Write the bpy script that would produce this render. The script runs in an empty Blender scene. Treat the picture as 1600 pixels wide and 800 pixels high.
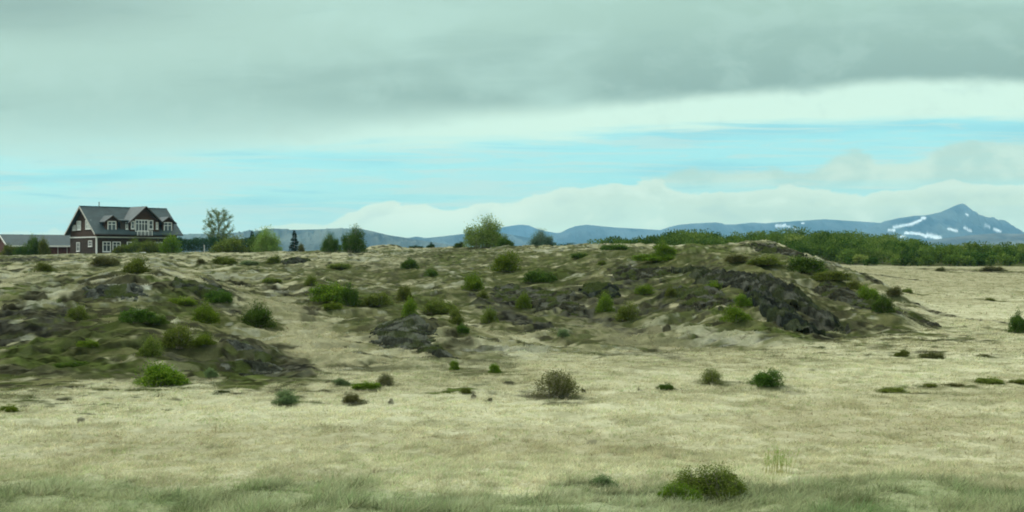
import bpy, bmesh, math, random
import numpy as np
from mathutils import Vector

R = math.radians
C = bpy.context.scene
COL = C.collection

# ------------------------------------------------------------------ camera, sky, sun, exposure
F = 1931.0            # focal length in pixels of the 1600 px wide photograph (45 degrees across)
CAMZ = 4.0
cam_d = bpy.data.cameras.new('camera')
cam = bpy.data.objects.new('camera', cam_d)
COL.objects.link(cam)
cam.location = (0, 0, CAMZ)
cam.rotation_euler = (R(90), 0, 0)
cam_d.sensor_fit = 'HORIZONTAL'
cam_d.angle = 2 * math.atan(800 / F)
cam_d.clip_start = 0.3
cam_d.clip_end = 60000
C.camera = cam

C.view_settings.view_transform = 'Standard'
C.view_settings.look = 'None'
C.view_settings.gamma = 1
C.view_settings.use_curve_mapping = False
C.view_settings.exposure = 0.78
C.cycles.filter_width = 1.9
C.cycles.max_bounces = 6
C.cycles.diffuse_bounces = 3
C.cycles.transmission_bounces = 4
C.cycles.volume_bounces = 0

SUN_EL, SUN_AZ = 42, -74      # azimuth from +Y (view direction) towards +X
SKY_STRENGTH = 0.1
SUN_STRENGTH = 1.5
HAZE = 6.4e-5                     # density of the blue air
HAZE_TOP, HAZE_R = 720.0, 18200.0
HAZE_GLOW = (0.22, 0.54, 0.73)    # what a long stretch of that air looks like
sd = Vector((math.sin(R(SUN_AZ)) * math.cos(R(SUN_EL)), math.cos(R(SUN_AZ)) * math.cos(R(SUN_EL)), math.sin(R(SUN_EL))))
sun_d = bpy.data.lights.new('sun', 'SUN')
sun_d.energy = SUN_STRENGTH
sun_d.angle = R(10)
sun_d.color = (1.0, 0.95, 0.86)
sun = bpy.data.objects.new('sun', sun_d)
COL.objects.link(sun)
sun.rotation_euler = sd.to_track_quat('Z', 'Y').to_euler()
sun.location = (-60, -30, 80)


class NT:
    """small helper to wire node trees"""
    def __init__(s, tree):
        s.t = tree
        s.n = tree.nodes
        s.l = tree.links

    def node(s, kind, **kw):
        n = s.n.new(kind)
        for k, v in kw.items():
            setattr(n, k, v)
        return n

    def put(s, sock, v):
        if isinstance(v, bpy.types.NodeSocket):
            s.l.new(v, sock)
        else:
            sock.default_value = v

    def math(s, op, a, b=0.0, c=0.0, clamp=False):
        n = s.node('ShaderNodeMath', operation=op, use_clamp=clamp)
        s.put(n.inputs[0], a); s.put(n.inputs[1], b); s.put(n.inputs[2], c)
        return n.outputs[0]

    def mix(s, f, a, b, blend='MIX'):
        n = s.node('ShaderNodeMix', data_type='RGBA', blend_type=blend)
        s.put(n.inputs[0], f)
        for sock, v in ((n.inputs[6], a), (n.inputs[7], b)):
            s.put(sock, (*v, 1.0) if isinstance(v, tuple) and len(v) == 3 else v)
        return n.outputs[2]

    def step(s, v, lo, hi):
        n = s.node('ShaderNodeMapRange', interpolation_type='SMOOTHSTEP')
        s.put(n.inputs[0], v); s.put(n.inputs[1], lo); s.put(n.inputs[2], hi)
        return n.outputs[0]

    def noise(s, vec, scale, detail=4, rough=0.5, dist=0.0):
        n = s.node('ShaderNodeTexNoise')
        s.put(n.inputs['Vector'], vec)
        n.inputs['Scale'].default_value = scale
        n.inputs['Detail'].default_value = detail
        n.inputs['Roughness'].default_value = rough
        n.inputs['Distortion'].default_value = dist
        return n.outputs[0]

    def comb(s, x, y, z=0.0):
        n = s.node('ShaderNodeCombineXYZ')
        s.put(n.inputs[0], x); s.put(n.inputs[1], y); s.put(n.inputs[2], z)
        return n.outputs[0]


def lin(r, g, b):
    def f(c):
        c /= 255.0
        return c / 12.92 if c <= 0.04045 else ((c + 0.055) / 1.055) ** 2.4
    return (f(r), f(g), f(b))


def build_world():
    w = bpy.data.worlds.new('World')
    C.world = w
    w.use_nodes = True
    t = NT(w.node_tree)
    t.n.clear()
    out = t.node('ShaderNodeOutputWorld')
    bg = t.node('ShaderNodeBackground')
    bg.inputs[1].default_value = SKY_STRENGTH
    t.l.new(bg.outputs[0], out.inputs[0])
    sky = t.node('ShaderNodeTexSky', sky_type='NISHITA')
    sky.sun_disc = False
    sky.sun_elevation = R(SUN_EL)
    sky.sun_rotation = R(SUN_AZ)
    sky.altitude = 50
    g = t.node('ShaderNodeTexCoord').outputs['Generated']
    sp = t.node('ShaderNodeSeparateXYZ'); t.l.new(g, sp.inputs[0])
    x, y, z = sp.outputs
    ay = t.math('MAXIMUM', t.math('ABSOLUTE', y), 0.12)
    U = t.math('DIVIDE', x, ay)
    V = t.math('DIVIDE', z, ay)
    K = 1.0 / (SKY_STRENGTH * 2 ** C.view_settings.exposure)

    def col(r, g_, b, m=1.0):
        c = lin(r, g_, b)
        return tuple(v * K * m for v in c)

    def curve(points):
        """a height above the horizon as a function of U, points in photograph pixels"""
        n = t.node('ShaderNodeFloatCurve')
        u0 = t.node('ShaderNodeMapRange')
        t.put(u0.inputs[0], U)
        u0.inputs[1].default_value = -0.6; u0.inputs[2].default_value = 0.6
        t.l.new(u0.outputs[0], n.inputs[1])
        cv = n.mapping.curves[0]
        pts = [(((px - 800) / F + 0.6) / 1.2, (400 - py) / F * 4) for px, py in points]
        pts = [(0.0, pts[0][1])] + pts + [(1.0, pts[-1][1])]
        while len(cv.points) < len(pts):
            cv.points.new(0.5, 0.5)
        for p, q in zip(cv.points, pts):
            p.location = q
            p.handle_type = 'AUTO_CLAMPED'
        n.mapping.update()
        return t.math('MULTIPLY', n.outputs[0], 0.25)

    st = t.comb(t.math('MULTIPLY', U, 1.0), t.math('MULTIPLY', V, 3.2), 0.0)
    st2 = t.comb(t.math('ADD', U, t.math('MULTIPLY', V, -2.0)), t.math('MULTIPLY', V, 7.0), 3.1)
    n_big = t.noise(st, 3.2, 5, 0.55, 0.3)
    n_mid = t.noise(st2, 6.0, 5, 0.55, 0.2)
    n_puff = t.noise(t.comb(U, t.math('MULTIPLY', V, 1.5), 7.7), 22.0, 5, 0.55, 0.3)
    n_wisp = t.noise(t.comb(t.math('ADD', U, t.math('MULTIPLY', V, -1.4)), t.math('MULTIPLY', V, 20.0), 5.5), 8.0, 7, 0.66, 0.8)
    n_fine = t.noise(st2, 26.0, 3, 0.5, 0.0)

    # clear air low down: the sky texture, shifted towards the cyan of the photograph
    blue = t.mix(1.0, sky.outputs[0], (0.92, 1.45, 1.20), 'MULTIPLY')
    target_hi = col(160, 228, 236)
    target_lo = col(156, 218, 230)
    vb = t.step(V, 0.02, 0.10)
    blue2 = t.mix(vb, target_lo, target_hi)
    blue = t.mix(0.85, blue, blue2)
    # thin veil, stronger to the left
    veil = t.math('MULTIPLY', t.step(n_mid, 0.40, 0.72), t.math('ADD', 0.30, t.math('MULTIPLY', t.step(U, 0.05, -0.42), 0.55)))
    blue = t.mix(veil, blue, col(190, 232, 232))
    # grey-blue streaks
    streak = t.math('MULTIPLY', t.step(n_mid, 0.52, 0.30), 0.45)
    blue = t.mix(streak, blue, col(146, 212, 226))

    blue = t.mix(t.math('MULTIPLY', t.step(n_wisp, 0.47, 0.60), 0.60), blue, col(196, 230, 226))
    blue = t.mix(t.math('MULTIPLY', t.step(n_wisp, 0.44, 0.30), 0.5), blue, col(146, 214, 228))
    # cumulus banks near the horizon
    puff = t.math('MULTIPLY', t.math('SUBTRACT', n_puff, 0.5), 0.028)
    vp = t.math('ADD', V, puff)
    haze_l = t.step(V, 0.055, 0.0)
    c = t.mix(t.math('MULTIPLY', haze_l, 0.85), blue, col(194, 236, 236))
    # far pale clouds, right (cream tops)
    top2 = curve([(0, 400), (330, 400), (420, 400), (900, 400), (1000, 285), (1110, 268), (1190, 266), (1250, 275), (1290, 256),
                  (1330, 240), (1380, 248), (1450, 240), (1500, 222), (1600, 220)])
    m2 = t.step(vp, t.math('ADD', top2, 0.003), t.math('SUBTRACT', top2, 0.004))
    c = t.mix(t.math('MULTIPLY', m2, t.math('MULTIPLY', t.step(V, 0.046, 0.068), 0.85)), c, t.mix(t.step(n_puff, 0.4, 0.62), col(186, 222, 214), col(206, 234, 222)))
    # nearer bank
    top1 = curve([(0, 366), (380, 364), (450, 360), (500, 356), (550, 338), (600, 319), (650, 322), (730, 321), (800, 316), (850, 302),
                  (900, 292), (960, 281), (1030, 280), (1050, 290), (1100, 297), (1200, 292), (1330, 300), (1430, 291), (1600, 290)])
    m1 = t.step(vp, t.math('ADD', top1, 0.0010), t.math('SUBTRACT', top1, 0.0016))
    depth1 = t.math('SUBTRACT', top1, V)
    shade1 = t.step(depth1, 0.0, 0.05)
    bright = t.step(U, 0.10, -0.06)
    ctop = t.mix(bright, col(198, 230, 220), col(216, 245, 235))
    cbot = t.mix(t.step(n_mid, 0.35, 0.65), col(184, 222, 216), col(198, 236, 228))
    cb = t.mix(shade1, ctop, cbot)
    cb = t.mix(t.math('MULTIPLY', t.step(n_puff, 0.50, 0.36), 0.45), cb, col(178, 216, 214))
    cb = t.mix(t.math('MULTIPLY', t.step(n_puff, 0.52, 0.68), 0.7), cb, col(216, 244, 233))
    cb = t.mix(t.math('MULTIPLY', t.step(depth1, 0.010, 0.0), 0.7), cb, col(214, 242, 230))
    cb = t.mix(t.step(V, 0.035, 0.012), cb, col(200, 238, 230))
    c = t.mix(t.math('MULTIPLY', m1, 0.93), c, cb)

    # bright band under the deck
    low = curve([(0, 246), (200, 242), (400, 238), (700, 222), (1000, 208), (1300, 194), (1600, 182)])
    bw = t.math('ADD', 0.007, t.math('MULTIPLY', t.step(U, 0.0, -0.4), 0.012))
    vb2 = t.math('ADD', V, t.math('MULTIPLY', t.math('ADD', t.math('SUBTRACT', n_mid, 0.5), t.math('MULTIPLY', t.math('SUBTRACT', n_wisp, 0.5), 0.9)), 0.022))
    mB = t.step(vb2, t.math('SUBTRACT', low, bw), t.math('ADD', low, bw))
    band = t.mix(t.step(U, -0.42, 0.1), col(192, 234, 228), col(212, 246, 233))
    band = t.mix(t.math('MULTIPLY', t.step(n_puff, 0.52, 0.75), 0.5), band, col(188, 222, 216))
    c = t.mix(mB, c, band)

    # the grey deck
    edge = curve([(0, 212), (300, 205), (600, 186), (800, 171), (1000, 158), (1200, 146), (1400, 136), (1600, 134)])
    dw = t.math('ADD', 0.006, t.math('MULTIPLY', t.step(U, 0.15, -0.35), 0.024))
    vd = t.math('ADD', V, t.math('ADD', t.math('MULTIPLY', t.math('SUBTRACT', n_big, 0.5), 0.03), t.math('MULTIPLY', t.math('SUBTRACT', n_puff, 0.5), 0.012)))
    mD = t.step(vd, t.math('SUBTRACT', edge, dw), t.math('ADD', edge, dw))
    over = t.math('SUBTRACT', V, edge)
    dark_low = t.mix(t.step(U, -0.4, 0.05), col(172, 210, 203), col(150, 186, 181))
    light_hi = t.mix(t.step(U, -0.3, 0.3), col(182, 218, 208), col(171, 208, 197))
    deck = t.mix(t.step(over, 0.0, 0.085), dark_low, light_hi)
    deck = t.mix(t.math('MULTIPLY', t.step(n_big, 0.46, 0.68), 0.75), deck, col(190, 228, 219))
    deck = t.mix(t.math('MULTIPLY', t.step(n_puff, 0.46, 0.66), 0.28), deck, col(188, 224, 216))
    deck = t.mix(t.math('MULTIPLY', t.step(n_mid, 0.50, 0.28), 0.32), deck, col(150, 186, 181))
    # darker corner at the upper left
    cl = t.math('MULTIPLY', t.step(U, -0.16, -0.40), t.step(V, 0.160, 0.205))
    deck = t.mix(t.math('MULTIPLY', cl, 0.7), deck, col(146, 178, 174))
    c = t.mix(mD, c, deck)
    # the sky as it is beyond the haze: brighter low down than it looks from here
    length = t.math('MINIMUM', HAZE_R, t.math('DIVIDE', HAZE_TOP, t.math('MAXIMUM', z, 0.005)))
    T = t.math('POWER', math.e, t.math('MULTIPLY', length, -HAZE))
    sub = t.mix(t.math('SUBTRACT', 1.0, T), (0.0, 0.0, 0.0), tuple(v * K for v in HAZE_GLOW))
    c = t.mix(1.0, c, sub, 'SUBTRACT')
    inv = t.math('DIVIDE', 1.0, T)
    c = t.mix(1.0, c, t.comb(inv, inv, inv), 'MULTIPLY')
    c = t.mix(1.0, c, (0.5, 0.5, 0.5), 'LIGHTEN')
    # unseen cloud high overhead, brightened to light the ground
    c = t.mix(t.step(z, 0.22, 0.62), c, col(226, 238, 230, 2.0))
    # below the horizon: ground colour for bounce
    c = t.mix(t.step(z, -0.004, -0.05), c, col(120, 128, 92))
    t.l.new(c, bg.inputs[0])


build_world()

# ------------------------------------------------------------------ noise in numpy
def _h(ix, iy, seed):
    n = (ix.astype(np.int64) * 374761393 + iy.astype(np.int64) * 668265263 + seed * 1442695041) & 0x7fffffff
    n = ((n ^ (n >> 13)) * 1274126177) & 0x7fffffff
    n = ((n ^ (n >> 16)) * 1103515245) & 0x7fffffff
    return ((n ^ (n >> 15)) & 0xffffff) / float(0xffffff)


def vnoise(x, y, seed=0):
    x = np.asarray(x, float); y = np.asarray(y, float)
    fx = np.floor(x); fy = np.floor(y)
    u = x - fx; v = y - fy
    u = u * u * u * (u * (u * 6 - 15) + 10); v = v * v * v * (v * (v * 6 - 15) + 10)
    a = _h(fx, fy, seed); b = _h(fx + 1, fy, seed); c = _h(fx, fy + 1, seed); d = _h(fx + 1, fy + 1, seed)
    return (a + (b - a) * u) * (1 - v) + (c + (d - c) * u) * v


def fbm(x, y, seed=0, oct=4, gain=0.5):
    s = 0; a = 1; t = 0
    for o in range(oct):
        s = s + a * vnoise(x * 2 ** o + 17.3 * o, y * 2 ** o - 9.1 * o, seed + o)
        t += a; a *= gain
    return s / t


def worley(x, y, seed=0):
    fx = np.floor(x); fy = np.floor(y)
    d1 = np.full(x.shape, 9.0); idv = np.zeros(x.shape); d2 = np.full(x.shape, 9.0)
    for i in (-1, 0, 1):
        for j in (-1, 0, 1):
            px = fx + i + _h(fx + i, fy + j, seed); py = fy + j + _h(fx + i, fy + j, seed + 7)
            d = np.hypot(px - x, py - y)
            cl = d < d1
            d2 = np.where(cl, d1, np.minimum(d2, d))
            idv = np.where(cl, _h(fx + i, fy + j, seed + 13), idv)
            d1 = np.where(cl, d, d1)
    return d1, d2, idv


def sst(v, a, b):
    t = np.clip((v - a) / (b - a), 0, 1)
    return t * t * (3 - 2 * t)


# ------------------------------------------------------------------ the lie of the land
# for a set of bearings: (distance ahead, row at which the ground there stands in the photograph)
PROFILE = {
    -400: [(41, 595), (48, 560), (57, 520), (66, 480), (78, 440), (110, 420), (160, 409), (240, 402), (300, 403), (420, 408)],
    0:    [(39.6, 597), (44, 560), (51, 525), (63, 482), (70, 441), (86, 429), (110, 419), (160, 408), (240, 399), (300, 399), (420, 404)],
    200:  [(37.8, 605), (43, 563), (51, 524), (61, 486), (67, 441), (79, 431), (110, 417), (160, 405), (215, 396), (245, 396), (300, 397), (420, 404)],
    400:  [(38.6, 600), (45, 568), (55, 530), (65, 495), (75, 465), (85, 444), (110, 424), (150, 407), (200, 396), (240, 394), (300, 397), (420, 404)],
    600:  [(41, 588), (50, 553), (60, 520), (70, 492), (80, 468), (95, 444), (120, 420), (160, 400), (200, 390), (230, 391), (300, 398), (420, 405)],
    800:  [(46, 568), (56, 537), (66, 510), (75, 484), (85, 455), (100, 430), (120, 410), (150, 392), (170, 386), (200, 388), (300, 400), (420, 402)],
    1000: [(50, 553), (58, 528), (66, 505), (73, 479), (80, 455), (90, 430), (105, 410), (130, 392), (150, 381), (175, 386), (230, 402), (300, 393), (420, 390)],
    1200: [(53, 546), (59, 525), (64, 500), (70, 470), (76, 440), (82, 420), (95, 406), (110, 393), (122, 381), (140, 390), (170, 408), (230, 408), (300, 388), (420, 384)],
    1300: [(56, 540), (62, 520), (68, 500), (75, 475), (83, 447), (90, 432), (98, 421), (110, 416), (130, 424), (170, 428), (225, 415), (300, 387), (420, 383)],
    1360: [(57, 536), (62, 520), (68, 503), (76, 482), (84, 459), (91, 444), (98, 436), (106, 440), (125, 447), (170, 430), (225, 416), (300, 392), (420, 386)],
    1410: [(60, 529), (66, 514), (73, 499), (80, 484), (87, 470), (92, 466), (100, 470), (115, 463), (140, 448), (180, 430), (225, 417), (300, 398), (420, 391)],
    1460: [(60, 529), (75, 503), (90, 484), (105, 470), (125, 456), (150, 443), (180, 430), (225, 417), (300, 400), (420, 393)],
    1620: [(60, 529), (75, 503), (90, 486), (105, 472), (125, 457), (150, 443), (180, 430), (225, 417), (300, 405), (420, 398)],
    2100: [(60, 529), (75, 503), (90, 486), (105, 473), (125, 458), (150, 444), (180, 431), (225, 418), (300, 406), (420, 398)],
}
LD = np.linspace(math.log(8), math.log(900), 520)
CX = np.linspace(-500, 2100, 131)
_keys = sorted(PROFILE)
_tab = []
for k in _keys:
    pts = PROFILE[k]
    d = [8, pts[0][0] * 0.86] + [p[0] for p in pts] + [700, 900]
    z = [0, 0] + [CAMZ - (p[1] - 400) * p[0] / F for p in pts] + [0.5, 0]
    row = np.interp(LD, np.log(d), z)
    ker = np.exp(-0.5 * (np.arange(-9, 10) / 2.6) ** 2); ker /= ker.sum()
    row = np.convolve(np.pad(row, 9, mode='edge'), ker, mode='valid')
    _tab.append(row)
_tab = np.array(_tab)
TAB = np.array([np.interp(CX, _keys, _tab[:, j]) for j in range(len(LD))]).T     # [CX, LD]
ker = np.exp(-0.5 * (np.arange(-4, 5) / 1.2) ** 2); ker /= ker.sum()
TAB = np.apply_along_axis(lambda c: np.convolve(np.pad(c, 4, mode='edge'), ker, mode='valid'), 0, TAB)
TOEX = [-400, 0, 200, 400, 600, 800, 1000, 1200, 1300, 1410, 1460]
TOED = [41, 39, 37.5, 38.5, 41, 46, 50, 53, 56, 62, 72]


def polar(x, y):
    r = np.hypot(x, y)
    az = np.arctan2(x, y)
    a = np.clip(az, -R(33.5), R(33.5))
    return 800 + F * np.tan(a), np.maximum(r * np.cos(a), 1.0), 1 - sst(np.abs(az), R(60), R(130))


def mound_mask(px, d):
    toe = np.interp(px, TOEX, TOED)
    m = sst(d, toe - 1.5, toe + 7)
    edge = np.interp(d, [60, 75, 92, 105, 125, 150, 220], [1460, 1475, 1440, 1380, 1320, 1270, 1230])
    return m * (1 - sst(px, edge - 50, edge + 30)) * (1 - sst(d, 300, 420))


KNOLLS = [  # px, distance, half width m, half depth m, height m
    (602, 206, 3.2, 5, 0.75), (1212, 118, 3.2, 4, 0.35), (1150, 84, 3.0, 4, 0.45), (1205, 66.0, 2.2, 2.6, 0.55),
    (630, 58.0, 1.9, 2.6, 0.40), (1010, 90, 3, 3, 0.3), (210, 73, 4, 3, 0.30), (340, 77, 4, 3, 0.35), 
    (40, 60, 3, 3, 0.4), (860, 78, 4, 3, 0.35), (1060, 113, 4, 4, 0.3), (930, 115, 4, 4, 0.3), (700, 66, 3.5, 4, 0.3), (1330, 78, 2.6, 3, 0.35), (1385, 90, 1.5, 2, 0.35), (1240, 72, 2, 2.5, 0.4)]


def spur(x, y):
    al = 0.62 * x - 0.78 * y; pe = 0.78 * x + 0.62 * y
    return fbm(al / 17.0, pe / 6.0, 77, 3) - 0.5


def height(x, y):
    x = np.asarray(x, float); y = np.asarray(y, float)
    px, d, w = polar(x, y)
    fi = np.clip((px - CX[0]) / (CX[1] - CX[0]), 0, len(CX) - 1.001); i = fi.astype(int); fi -= i
    fj = np.clip((np.log(d) - LD[0]) / (LD[1] - LD[0]), 0, len(LD) - 1.001); j = fj.astype(int); fj -= j
    z = (TAB[i, j] * (1 - fj) + TAB[i, j + 1] * fj) * (1 - fi) + (TAB[i + 1, j] * (1 - fj) + TAB[i + 1, j + 1] * fj) * fi
    for kx, kd, a, b, h in KNOLLS:
        X = (kx - 800) / F * kd
        z = z + h * np.exp(-((x - X) / a) ** 2 - ((y - kd) / b) ** 2)
    m = mound_mask(px, d)
    near = 1 - sst(d, 150, 320)
    xr = x * 0.94 + y * 0.34; yr = y * 0.94 - x * 0.34
    big = fbm(xr / 7.0, yr / 5.0, 3, 3) - 0.5
    hum = 1 - np.abs(2 * fbm(xr / 2.1, yr / 1.5, 11, 3) - 1)
    led = fbm(xr / 3.2, yr / 1.0, 23, 3) - 0.5
    sm = fbm(x / 0.55, y / 0.45, 31, 2) - 0.5
    z = z + m * near * (1 - 0.6 * sst(d, 95, 150)) * 1.5 * spur(x, y)
    z = z + m * near * (0.7 * big + 0.42 * (hum - 0.72) + 0.55 * led + 0.16 * sm)
    fld = (1 - m) * (1 - sst(d, 200, 300))
    tus = fbm(x / 0.62, y / 0.5, 41, 3) - 0.5
    z = z + fld * (0.16 * (fbm(x / 6.0, y / 4.0, 51, 3) - 0.5) + 0.13 * tus + 0.12 * sst(d, 40, 90) * (fbm(x / 1.6, y / 1.5, 61, 2) - 0.5))
    # tussocky verge in front
    z = z + (1 - sst(d, 21.5, 23.8)) * (0.10 * fbm(x / 0.8, y / 0.7, 71, 3))
    return z * w


def at(px, py, dmin=16.0, dmax=330.0):
    """first point of the ground met by the sight line through a pixel of the photograph"""
    d = np.exp(np.linspace(math.log(dmin), math.log(dmax), 5000))
    x = (px - 800) / F * d
    g = height(x, d)
    ray = CAMZ - (py - 400) / F * d
    hit = np.nonzero(g >= ray)[0]
    k = hit[0] if len(hit) else int(np.argmax(g - ray))
    return float(x[k]), float(d[k]), float(g[k])


def ground(x, y):
    return float(height(np.array([x]), np.array([y]))[0])


# ------------------------------------------------------------------ colour of the ground (what grows or lies there)
STRAW = np.array((0.49, 0.464, 0.305)); PALE = np.array((0.57, 0.545, 0.375)); OLIVE = np.array((0.158, 0.154, 0.068))
MOSS = np.array((0.056, 0.070, 0.019)); SOIL = np.array((0.044, 0.042, 0.024)); ROCK = np.array((0.046, 0.045, 0.033))
LICH = np.array((0.43, 0.43, 0.35)); VERGE = np.array((0.22, 0.275, 0.13)); TAN = np.array((0.375, 0.342, 0.208))
# where each bush stands: in the photograph, by its foot
GM = 'bushes scattered over the rocky mound'
GF = 'bushes standing in the dry field'
GC = 'bushes and trees along the crest'
GH = 'bushes in front of the house and barn'
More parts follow.
